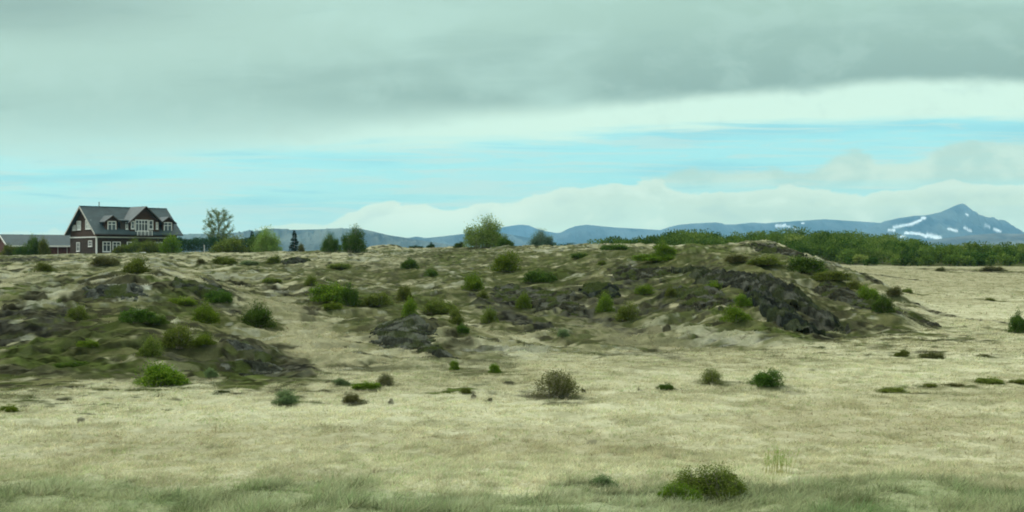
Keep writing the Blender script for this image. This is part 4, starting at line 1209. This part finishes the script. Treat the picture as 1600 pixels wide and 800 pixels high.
def spruce(px, top, D, label, wpx):
    x = (px - 800) / F * D; z = ground(x, D)
    H = CAMZ + (400 - top) / F * D - z; Wd = wpx * D / F
    rng = np.random.default_rng(int(px))
    root = empty('spruce_tree', (x, D, z)); tag(root, label, 'tree', GC)
    mb = MB(); mb.tube([(0, 0, -.2), (0, 0, H * .5), (0, 0, H)], [H * .025, H * .015, H * .003], 7)
    P, Dv = [], []
    for i in range(150):
        q = rng.uniform(0.04, 1.0); th = rng.uniform(0, 6.283)
        rad = Wd * 0.5 * (1 - q) ** 0.85 * rng.uniform(0.65, 1.15) + 0.04
        d = np.array([math.cos(th), math.sin(th), -0.25 + 0.6 * q])
        m = max(int(34 * (1 - q)) + 8, 8)
        t = rng.uniform(0.1, 1, m)[:, None]
        P.append(np.array([0, 0, q * H]) + d * rad * t + rng.normal(0, 0.03, (m, 3)))
        Dv.append(d + rng.normal(0, 0.5, (m, 3)))
    P = np.concatenate(P); Dv = np.concatenate(Dv); n = len(P)
    V = leaf_quads(P, Dv, rng.uniform(.14, .26, n), rng.uniform(.05, .09, n), rng)
    T = np.repeat(np.clip(rng.normal(.45, .2, n), 0, 1), 4)[:, None] * np.ones((1, 3))
    link(bpy.data.objects.new('crown', npmesh('crown', V, np.arange(len(V)).reshape(-1, 4), False, T, M['spruce'])), root)
    mb.build('trunk', M['bark'], root, True)


spruce(460, 361, 212, 'small dark spruce standing alone on the skyline', 19)
spruce(394, 362, 224, 'dark spruce tip behind the bushy trees at the hedge end', 18)


def hedge():
    D = 228.0
    x0 = (268 - 800) / F * D; x1 = (400 - 800) / F * D
    cx = (x0 + x1) / 2; z = ground(cx, D)
    root = empty('hedge', (cx, D, z)); tag(root, 'long dark clipped-looking hedge between the house and bushy trees', 'hedge', GC)
    rng = np.random.default_rng(77)
    n = 15000
    X = rng.uniform(x0 - cx, x1 - cx, n)
    top = 2.75 + 0.75 * (fbm(X / 1.6, X * 0, 5, 3) - 0.5) * 2
    Y = rng.normal(0, 0.55, n)
    Z = top * rng.uniform(0.0, 1.0, n) ** 0.7 * (1 - 0.25 * np.minimum(np.abs(Y), 1.2))
    P = np.stack([X, Y, Z], 1)
    V = leaf_quads(P, rng.normal(0, 1, (n, 3)) + np.array([0, -.3, .7]), rng.uniform(.16, .30, n), rng.uniform(.08, .14, n), rng)
    T = np.clip(0.25 + 0.5 * fbm(X / 1.1, Z / 1.1, 9, 2) + rng.normal(0, .15, n), 0, 1)
    T = np.repeat(T, 4)[:, None] * np.ones((1, 3))
    link(bpy.data.objects.new('foliage', npmesh('foliage', V, np.arange(len(V)).reshape(-1, 4), False, T, M['hedge'])), root)
    mb = MB()
    for i in range(30):
        sx = (x0 - cx) + (x1 - x0) * (i + .5) / 30
        mb.tube([(sx, 0, -.2), (sx + rng.uniform(-.2, .2), rng.uniform(-.2, .2), 2.0)], [.04, .01], 5)
    mb.build('stems', M['bark'], root)


hedge()


def dry_stalks():
    x, y, z = at(1212, 742)
    root = empty('dry_weed', (x, y, z)); tag(root, 'tall thin yellow dry stalks behind the foreground shrubs', 'weed', GF)
    rng = np.random.default_rng(8)
    mb = MB(); P, Dv = [], []
    for i in range(46):
        bx, by = rng.normal(0, .13), rng.normal(0, .10)
        h = rng.uniform(.25, .55)
        tp = (bx + rng.normal(.03, .06), by + rng.normal(0, .05), h)
        mb.tube([(bx, by, -.03), tp], [.004, .002], 4)
        for k in range(9):
            t = rng.uniform(.45, 1)
            P.append((bx + (tp[0] - bx) * t, by + (tp[1] - by) * t, h * t)); Dv.append((rng.normal(0, .5), rng.normal(0, .5), 1))
    P = np.array(P); Dv = np.array(Dv); n = len(P)
    V = leaf_quads(P, Dv, rng.uniform(.03, .06, n), rng.uniform(.008, .016, n), rng)
    T = np.repeat(rng.uniform(.6, 1, n), 4)[:, None] * np.ones((1, 3))
    link(bpy.data.objects.new('foliage', npmesh('foliage', V, np.arange(len(V)).reshape(-1, 4), False, T, M['fresh'])), root)  # these small blades are the seed heads of the dry stalks
    mb.build('stalks', M['straw'], root)


dry_stalks()


# ------------------------------------------------------------------ the birch wood at the right: one mass of crowns
def wood():
    rng = np.random.default_rng(21)

    def crown(seed, n):
        g = np.random.default_rng(seed)
        nl = 7
        cs = g.normal(0, 0.22, (nl, 3)); cs[:, 2] = g.uniform(0.35, 0.8, nl)
        k = g.integers(0, nl, n)
        v = g.normal(0, 1, (n, 3)); v /= np.linalg.norm(v, axis=1, keepdims=True)
        p = cs[k] + v * (0.26 * g.uniform(0.5, 1.05, n)[:, None] * np.array([1, 1, .9]))
        p[:, 2] = np.clip(p[:, 2], 0.03, None)
        return p, v + np.array([0, 0, .4]), np.clip(0.3 + 0.14 * (k % 4) + g.normal(0, .13, n), 0, 1)
    protos = [crown(300 + i, 420) for i in range(6)]
    Vs, Ts = [], []
    mb = MB()
    cnt = 0
    while cnt < 720:
        d = rng.uniform(226, 345); px = rng.uniform(930, 1800)
        if d < 240 and px < 1290:
            continue
        if rng.uniform() > (1.0 if d < 262 else 0.7):
            continue
        x = (px - 800) / F * d
        z = ground(x, d)
        cl = fbm(np.array([x / 13.0]), np.array([d / 13.0]), 401, 2)[0]
        edge = 0.45 if d < 231 else (0.7 if d < 238 else 1.0)
        cl2 = fbm(np.array([x / 32.0]), np.array([d / 40.0]), 431, 2)[0]
        h = (0.2 + 3.6 * cl + 3.4 * cl2 * cl + rng.uniform(-.7, .9)) * edge * (1 + 0.10 * (px < 1420))
        h *= 0.55 + 0.45 * min(max((px - 940) / 160.0, 0), 1)
        w = h * rng.uniform(1.0, 1.6)
        p, dv, tn = protos[rng.integers(0, 6)]
        a = rng.uniform(0, 6.283); ca, sa = math.cos(a), math.sin(a)
        q = np.stack([(p[:, 0] * ca - p[:, 1] * sa) * w, (p[:, 0] * sa + p[:, 1] * ca) * w, p[:, 2] * h], 1) + np.array([x, d, z - .1])
        n = len(q)
        Vs.append(leaf_quads(q, dv + rng.normal(0, .7, (n, 3)), rng.uniform(.28, .62, n), rng.uniform(.16, .34, n), rng))
        Ts.append(np.clip(tn * .6 + rng.normal(0.14, .2) + 0.8 * (fbm(np.array([x / 9.0]), np.array([d / 9.0]), 441, 2)[0] - .45), 0, 1))
        mb.tube([(x, d, z - .3), (x + rng.uniform(-.2, .2), d, z + h * .7)], [.07, .02], 4)
        cnt += 1
    V = np.concatenate(Vs); T = np.repeat(np.concatenate(Ts), 4)[:, None] * np.ones((1, 3))
    nv = len(V)
    me = npmesh('birch_wood', V, np.arange(nv).reshape(-1, 4), False, T, M['wood'])
    o = link(bpy.data.objects.new('birch_wood', me))
    tag(o, 'low dense green birch wood behind the mound and the far field', 'wood', kind='stuff')
    t = mb.build('trunks', M['bark'], o)
    t['kind'] = 'stuff'


wood()


# ------------------------------------------------------------------ rock outcrops
def outcrop(label, px, py, w, h, tilt, amp, seed, tone=ROCK, cell=0.55, lich=0.3):
    x0, d0, z0 = at(px, py)
    _, dn, _ = at(px, py + h / 2); _, df, _ = at(px, py - h / 2)
    k = min(max((df - dn) / h, 0.03), 0.5)
    n = 110
    s, t = np.meshgrid(np.linspace(-1.1, 1.1, n), np.linspace(-1.1, 1.1, 80))
    ca, sa = math.cos(R(tilt)), math.sin(R(tilt))
    dx = s * w / 2; dy = t * h / 2
    qx = dx; qy = dy + math.tan(R(tilt)) * dx
    X = x0 + qx * d0 / F; Y = d0 - qy * k
    wob = 1.0 * (fbm(X / 0.9, Y / 0.9, seed, 3) - 0.5) + 0.9 * (fbm(X / 0.35, Y / 0.35, seed + 5, 2) - 0.5)
    rho = s ** 2 + t ** 2 + wob * 1.5
    prof = np.clip(1 - rho, -1.0, 1)
    d1, d2, cid = worley(X / cell, Y / (cell * 0.8), seed)
    e1, e2, cid2 = worley(X / (cell * .38), Y / (cell * .33), seed + 3)
    up = np.where(prof > 0, np.sqrt(np.abs(prof)), prof * 2.0)
    crack = np.minimum((d2 - d1) * 3, 1); crack2 = np.minimum((e2 - e1) * 3, 1)
    Z = height(X, Y) + amp * up * (0.65 + 0.4 * cid) + np.where(prof > 0, 1, 0) * amp * (0.22 * crack + 0.24 * crack2 * (0.4 + cid2) + 0.3 * (fbm(X / .3, Y / .3, seed + 8, 3) - .5)) - 0.04
    Z = np.where(prof <= 0, height(X, Y) - 0.06 + prof * 0.3, Z)
    X, Y, Z = X.ravel(), Y.ravel(), Z.ravel()
    tone = np.array(tone)
    c = tone[None] * (0.25 + 0.7 * cid.ravel()[:, None] + 0.8 * cid2.ravel()[:, None] * fbm(X / .25, Y / .25, seed + 2, 3)[:, None] * 1.6)
    lm = lich * sst(fbm(X / .5, Y / .4, seed + 6, 3), .52, .68) 
    c = c + (LICH[None] * .5 - c) * lm[:, None]
    mm = (0.45 if seed in (1, 3, 4, 5) else 0.85) * sst(fbm(X / .8, Y / .6, seed + 7, 3), .50, .62)
    c = c + (MOSS[None] - c) * mm[:, None]
    nn = np.arange(len(X)).reshape(80, n)
    f = np.stack([nn[:-1, :-1], nn[:-1, 1:], nn[1:, 1:], nn[1:, :-1]], -1).reshape(-1, 4)[:, ::-1]
    keepv = (prof.ravel() > -0.35)
    f = f[keepv[f].all(1)]
    org = np.array([x0, d0, z0])
    me = npmesh('rock_outcrop', np.stack([X, Y, Z], 1) - org, f, False, c, M['rock'])
    o = link(bpy.data.objects.new('rock_outcrop', me)); o.location = org
    tag(o, label, 'rock', 'dark rock outcrops in the mound')
    return o


DARK = np.array((0.037, 0.039, 0.028)); BLK = np.array((0.022, 0.026, 0.021)); PUR = np.array((0.043, 0.042, 0.027))
outcrop('dark grey lens-shaped outcrop low on the grassy slope', 634, 527, 116, 40, 12, 0.15, 1, DARK, 0.34, .45)
outcrop('small dark rock trailing from the lens-shaped outcrop', 690, 551, 56, 15, 20, 0.14, 2, DARK, 0.3, .5)
outcrop('upper band of the large dark crag running down to the right', 1168, 442, 160, 36, 26, 0.42, 3, DARK, 0.5, .4)
outcrop('black lowest face of the large dark crag', 1218, 488, 78, 44, 16, 0.42, 4, BLK, 0.55, .25)
outcrop('dark ledge right beside the middle of the large crag', 1246, 462, 60, 24, 34, 0.28, 5, BLK, 0.45, .2)
outcrop('purplish grey rubble patch left of the large crag', 1092, 464, 76, 36, 10, 0.2, 6, PUR, 0.3, .35)
outcrop('low grey ledges on the crest left of the large crag', 1008, 421, 96, 14, -3, 0.2, 7, PUR, 0.4, .4)
outcrop('rock band above the lower scree in the middle of the mound', 835, 462, 130, 26, 8, 0.16, 8, PUR, 0.34, .35)
outcrop('blackish rock just above the pair of bushes below the scree', 935, 455, 66, 20, 8, 0.22, 9, BLK, 0.38, .2)
outcrop('rocky knoll top in front of the wood', 1216, 392, 66, 18, 8, 0.25, 10, PUR, 0.6, .4)
outcrop('dark rubble at the mound foot right of the biggest bush', 395, 578, 110, 20, 6, 0.09, 11, DARK, 0.3, .6)
outcrop('pale lichen-speckled rubble above the dark rubble', 385, 545, 80, 18, 14, 0.10, 12, np.array((.06, .062, .052)), 0.28, .8)
outcrop('pale lichen-covered rocks below the left mossy ledge', 178, 455, 120, 18, 6, 0.16, 13, np.array((.06, .062, .052)), 0.3, .5)
outcrop('dark rock ledge above the dark spreading bush', 318, 449, 100, 12, 5, 0.18, 14, DARK, 0.36, .4)
outcrop('flat dark rock on the crest below the spruce', 462, 405, 44, 9, 2, 0.28, 15, DARK, 0.8, .2)
outcrop('grey rock face at the right end of the mound', 1335, 470, 96, 24, 14, 0.2, 16, PUR, 0.36, .3)
outcrop('small grey stones in the grass below the mound tip', 1440, 503, 34, 12, 10, 0.16, 17, PUR, 0.3, .5)


# ------------------------------------------------------------------ the brown house
M['wall'] = cladding('dark_brown_boards', (0.058, 0.032, 0.019), 0.16)
M['wall_low'] = cladding('dark_grey_brown_boards', (0.038, 0.026, 0.017), 0.16)
M['roof'] = roofing('dark_slate_grey_roof', (0.025, 0.044, 0.047))
M['white'] = solid('white_paint', (0.64, 0.64, 0.61), 0.5, 0.06, 4.0)
M['bargeb'] = solid('weathered_pale_bargeboard', (0.42, 0.40, 0.36), 0.6, 0.15, 4.0)
M['darktrim'] = solid('dark_trim', (0.035, 0.028, 0.022), 0.6, 0.2, 4.0)
M['red'] = cladding('dull_red_boards', (0.095, 0.040, 0.032), 0.2, True)
M['metal'] = solid('grey_metal', (0.15, 0.15, 0.15), 0.4, 0.2, 4.0)


def glass_mat():
    m, t, out = new_mat('window_glass')
    b = t.node('ShaderNodeBsdfPrincipled')
    b.inputs['Base Color'].default_value = (0.05, 0.06, 0.065, 1)
    b.inputs['Roughness'].default_value = 0.06
    b.inputs['Specular IOR Level'].default_value = 0.7
    g = t.node('ShaderNodeTexCoord').outputs['Object']
    bp = t.node('ShaderNodeBump'); bp.inputs['Strength'].default_value = 0.06
    t.l.new(t.noise(g, 0.7, 2, .5), bp.inputs['Height']); t.l.new(bp.outputs[0], b.inputs['Normal'])
    t.l.new(b.outputs[0], out.inputs[0])
    return m


M['glass'] = glass_mat()
M['curtain'] = solid('window_glass_with_curtain', (0.45, 0.47, 0.45), 0.15, 0.25, 2.0, 0.6)


def window(parent, c, ax, w, h, cols=2, rows=2, fr=0.14, name='window', glass='glass', transom=None):
    """c: centre on the wall plane; ax: outward normal 'front' (-y) or 'gable' (-x). Frame is the part, pane its sub-part"""
    def bx(mb, u0, u1, z0, z1, o0, o1):
        if ax == 'front':
            mb.box(c[0] + u0, c[0] + u1, c[1] - o1, c[1] - o0, c[2] + z0, c[2] + z1)
        elif ax == 'gable':
            mb.box(c[0] - o1, c[0] - o0, c[1] + u0, c[1] + u1, c[2] + z0, c[2] + z1)
        else:
            mb.box(c[0] + o0, c[0] + o1, c[1] + u0, c[1] + u1, c[2] + z0, c[2] + z1)
    mb = MB()
    bx(mb, -w / 2, w / 2, h / 2 - fr, h / 2, 0.0, .10); bx(mb, -w / 2, w / 2, -h / 2, -h / 2 + fr, 0.0, .10)
    bx(mb, -w / 2, -w / 2 + fr, -h / 2 + fr, h / 2 - fr, 0.0, .10); bx(mb, w / 2 - fr, w / 2, -h / 2 + fr, h / 2 - fr, 0.0, .10)
    iw = w - 2 * fr; ih = h - 2 * fr
    for i in range(1, cols):
        u = -iw / 2 + iw * i / cols
        bx(mb, u - .05, u + .05, -ih / 2, ih / 2, 0.01, .08)
    zs = [(-ih / 2 + ih * j / rows) for j in range(1, rows)]
    if transom:
        zs = [ih / 2 - ih * transom]
    for z in zs:
        bx(mb, -iw / 2, iw / 2, z - .04, z + .04, 0.012, .075)
    f = mb.build(name, M['white'], parent)
    g = MB(); bx(g, -iw / 2, iw / 2, -ih / 2, ih / 2, 0.004, 0.03)
    g.build('pane', M[glass], f)
    sl = MB(); bx(sl, -w / 2 - .06, w / 2 + .06, -h / 2 - .07, -h / 2 - .004, 0.0, .16)
    sl.build('sill', M['white'], f)
    return f


def build_house():
    D = 232.0
    TH = 45.0
    L, W = 16.9, 10.8
    EAVE, RIDGE, BAND = 4.45, 9.0, 3.25
    x0 = (150.5 - 800) / F * D
    z0 = CAMZ + (400 - 397.5) / F * D
    root = empty('house', (x0, D, z0), R(TH))
    tag(root, 'dark brown two-storey timber house with white windows and dormered grey roof', 'house')
    # local: x along the front, y towards the back, front at y=0, left gable at x=0
    w = MB(); w.box(0, L, 0, W, -1.5, BAND); w.build('wall', M['wall_low'], root)['label'] = 'darker ground floor boards'
    u = MB()
    u.prism([(0.03, 0.03, BAND), (0.03, W - .03, BAND), (0.03, W - .03, EAVE), (0.03, W / 2, RIDGE - .12), (0.03, 0.03, EAVE)], (L - .06, 0, 0))
    u.build('wall', M['wall'], root)['label'] = 'brown upper floor boards with gable'
    b = MB()
    b.box(-.05, L + .05, -.05, 0.0, BAND - .10, BAND + .12); b.box(-.05, 0.0, 0.0, W, BAND - .10, BAND + .12)
    b.build('band', M['white'], root)
    cb = MB(); cb.box(-.07, .16, -.09, -.002, -1.2, BAND - .10); cb.box(-.07, -.002, -.002, .16, -1.2, BAND - .10); cb.build('corner_board', M['white'], root)
    # main roof
    ov, ox, th = 0.9, 0.75, 0.22
    sl = (RIDGE - EAVE) / (W / 2)
    def roofplane(mb, sgn):
        ya = -ov if sgn < 0 else W + ov
        za = EAVE - sl * ov + .22
        pts = [(-ox, ya, za), (-ox, W / 2, RIDGE + .22), (-ox, W / 2, RIDGE + .22 - th), (-ox, ya, za - th)]
        mb.prism(pts, (L + 2 * ox, 0, 0))
    rf = MB(); roofplane(rf, -1); roofplane(rf, 1)
    roof = rf.build('roof', M['roof'], root)
    ch = MB(); ch.tube([(3.4, W / 2 + .3, RIDGE - .2), (3.4, W / 2 + .3, RIDGE + 1.0)], .09, 8); ch.tube([(3.4, W / 2 + .3, RIDGE + 1.0), (3.4, W / 2 + .3, RIDGE + 1.1)], .15, 8)
    ch.build('flue_pipe', M['metal'], roof)
    rd = MB(); rd.box(-ox, L + ox, W / 2 - .14, W / 2 + .14, RIDGE + .20, RIDGE + .28); rd.build('ridge_cap', M['roof'], roof)
    gt = MB(); gz = EAVE - sl * ov + .06
    gt.tube([(-ox, -ov - .07, gz), (6.3, -ov - .07, gz)], .075, 8); gt.build('gutter', M['darktrim'], roof); gt = MB(); gt.tube([(13.2, -ov - .07, gz), (L + ox, -ov - .07, gz)], .075, 8)
    gt.build('gutter', M['darktrim'], roof)
    for sgn, nm in ((-1, 'front'), (1, 'back')):
        bg = MB()
        ya = -ov if sgn < 0 else W + ov
        za = EAVE - sl * ov + .24
        bg.prism([(-ox - .06, ya, za), (-ox - .06, W / 2, RIDGE + .25), (-ox - .06, W / 2, RIDGE - .12), (-ox - .06, ya, za - .36)], (.055, 0, 0))
        bg.build('bargeboard', M['bargeb'], root)
    # gable windows
    window(root, (0.03, W * .66, 5.55), 'gable', 1.7, 1.75, 2, 2, glass='curtain')
    window(root, (0.03, W * .30, 5.65), 'gable', 2.2, 1.75, 3, 2, glass='curtain')
    window(root, (0.03, W * .845, 5.15), 'gable', 1.3, 1.05, 2, 1, glass='curtain')
    window(root, (0, W * .68, 1.45), 'gable', 1.35, 1.75, 2, 2)
    window(root, (0, W * .22, 2.05), 'gable', 1.5, 1.15, 2, 2)
    # ground floor front
    window(root, (2.05, 0, 1.45), 'front', 1.65, 1.95, 2, 2, transom=.3)
    window(root, (4.05, 0, 1.45), 'front', 1.65, 1.95, 2, 2, transom=.3)
    window(root, (7.0, 0, 1.45), 'front', 1.65, 1.95, 2, 2, transom=.3)
    window(root, (12.8, 0, 1.45), 'front', 1.65, 1.95, 2, 2, transom=.3)
    window(root, (16.2, 0, 1.45), 'front', 1.65, 1.95, 2, 2, transom=.3)

    def gabled(cx, hw, yf, zb, ze, zr, ovh, wname, rname):
        """a gabled dormer: front at yf, base zb, eaves ze, ridge zr; returns its wall part"""
        def roofy(z):
            return (z - EAVE) / sl + 0.25
        wl = MB()
        yb = max(roofy(zr), yf + .5) + .3
        wl.prism([(cx - hw, yf, zb), (cx + hw, yf, zb), (cx + hw, yf, ze), (cx, yf, zr), (cx - hw, yf, ze)], (0, yb - yf, 0))
        wo = wl.build(wname, M['wall'], root)
        s2 = (zr - ze) / hw
        rl = MB()
        for sg in (-1, 1):
            xa = cx + sg * (hw + ovh); za = ze - s2 * ovh
            rl.prism([(cx, yf - ovh, zr + .16), (xa, yf - ovh, za + .16), (xa, yf - ovh, za), (cx, yf - ovh, zr)], (0, yb - yf + ovh, 0))
        rl.build(rname, M['roof'], wo)
        bd = MB()
        for sg in (-1, 1):
            xa = cx + sg * (hw + ovh); za = ze - s2 * ovh
            bd.prism([(cx, yf - ovh - .06, zr + .17), (xa, yf - ovh - .06, za + .17), (xa, yf - ovh - .06, za - .1), (cx, yf - ovh - .06, zr - .1)], (0, .055, 0))
        bd.build('bargeboard', M['darktrim'], wo)
        return wo
    # two dormers
    for cx in (3.15, 14.9):
        d = gabled(cx, 1.25, 0.12, 4.1, 6.35, 7.25, .45, 'dormer', 'dormer_roof')
        window(d, (cx, 0.12, 5.35), 'front', 1.75, 1.95, 2, 2, transom=.3)
        d['label'] = 'gabled dormer with white window'
    # wide cross gable with the balcony door
    g = gabled(9.75, 3.1, -0.25, BAND + .14, 6.45, 9.15, .7, 'cross_gable', 'cross_gable_roof')
    window(g, (9.1, -.25, 5.5), 'front', 2.7, 2.35, 4, 2, name='balcony_door', transom=.3)
    window(g, (11.05, -.25, 5.75), 'front', .95, 1.75, 1, 2)
    window(g, (7.25, -.25, 5.65), 'front', .75, 1.55, 1, 2)
    window(g, (12.35, -.25, 5.6), 'front', .45, 1.4, 1, 2)
    bl = MB(); bl.box(7.6, 10.8, -1.45, -.26, 3.52, 3.64); fl = bl.build('balcony', M['darktrim'], root)
    rr = MB()
    rr.box(7.6, 10.8, -1.45, -1.38, 4.52, 4.60)
    for i in range(5):
        xx = 7.63 + i * .775
        rr.box(xx - .045, xx + .045, -1.44, -1.36, 3.645, 4.518)
    for i in range(16):
        xx = 7.75 + i * .195
        rr.box(xx - .012, xx + .012, -1.42, -1.39, 3.66, 4.51)
    rr.build('railing', M['white'], fl)
    # shed dormer wall between left dormer and cross gable, dark colour standing in for the recess shade
    sh = MB(); sh.box(4.9, 6.64, .10, 3.3, 4.0, 6.35); so = sh.build('wall', M['darktrim'], root); so['label'] = 'recess wall beside the cross gable, coloured dark as shade'
    window(so, (6.2, .10, 5.5), 'front', .5, 1.4, 1, 2)
    sr = MB(); sr.prism([(4.75, -.35, 6.38), (4.75, 3.4, 6.75), (4.75, 3.4, 6.9), (4.75, -.35, 6.53)], (1.95, 0, 0)); sr.build('roof', M['roof'], so)


build_house()


def build_barn():
    D = 238.0
    x0 = (13 - 800) / F * D
    zg = CAMZ + (400 - 398.5) / F * D
    root = empty('barn', (x0, D, zg), R(38))
    tag(root, 'long low red barn with grey roof behind the house', 'barn')
    L, W, E, RG = 22.0, 9.0, 1.95, 3.95
    w = MB()
    w.prism([(0, 0, -1.5), (0, W, -1.5), (0, W, E), (0, W / 2, RG - .1), (0, 0, E)], (L, 0, 0))
    w.build('wall', M['red'], root)
    sl = (RG - E) / (W / 2)
    rf = MB()
    for sg in (-1, 1):
        ya = -.45 if sg < 0 else W + .45
        za = E - sl * .45 + .12
        rf.prism([(-.4, ya, za), (-.4, W / 2, RG + .12), (-.4, W / 2, RG - .03), (-.4, ya, za - .15)], (L + .8, 0, 0))
    roof = rf.build('roof', M['roof'], root)
    fa = MB(); fa.box(-.4, L + .4, -.50, -.455, E - .36, E - .06); fa.build('fascia', M['white'], roof)
    bg = MB()
    for sg in (-1, 1):
        ya = -.45 if sg < 0 else W + .45
        za = E - sl * .45 + .14
        bg.prism([(-.47, ya, za), (-.47, W / 2, RG + .14), (-.47, W / 2, RG - .18), (-.47, ya, za - .32)], (.06, 0, 0))
    bg.build('bargeboard', M['white'], roof)
    for xx in (0.06, 3.0, 5.6, 7.6, 9.4, 11.2):
        p = MB(); p.box(xx - .07, xx + .07, -.06, -.004, -1.2, E - .1); p.build('post', M['bargeb'], root)


build_barn()


# ------------------------------------------------------------------ small things by the house
def yard_post():
    D = 214.0; x = (319.5 - 800) / F * D; z = ground(x, D)
    b = MB(); b.box(-.07, .07, -.07, .07, -.4, 1.5)
    b.add([(-.07, -.07, 1.503), (.07, -.07, 1.503), (.07, .07, 1.503), (-.07, .07, 1.503), (0, 0, 1.62)], [(0, 1, 4), (1, 2, 4), (2, 3, 4), (3, 0, 4), (3, 2, 1, 0)])
    o = b.build('post', M['bargeb']); o.location = (x, D, z); o.rotation_euler = (R(3), R(-2), R(20))
    tag(o, 'single pale wooden post in front of the dark hedge', 'post')


def pale_boulder():
    D = 212.0; x = (223 - 800) / F * D; z = ground(x, D)
    bm = bmesh.new(); bmesh.ops.create_icosphere(bm, subdivisions=3, radius=1.0)
    for v in bm.verts:
        n = float(fbm(np.array([v.co.x * 1.4 + v.co.z]), np.array([v.co.y * 1.4 + 4 - v.co.z]), 71, 3)[0])
        v.co *= 0.7 + 0.6 * n
        v.co.x *= 0.75; v.co.y *= 0.5; v.co.z *= 0.42
    me = bpy.data.meshes.new('boulder'); bm.to_mesh(me); bm.free()
    me.materials.append(solid('pale_stone', (0.40, 0.40, 0.36), 0.9, 0.3, 4.0, 0.1))
    o = link(bpy.data.objects.new('boulder', me)); o.location = (x, D, z + .12)
    tag(o, 'small pale boulder in the grass before the house front', 'boulder')


yard_post()
pale_boulder()
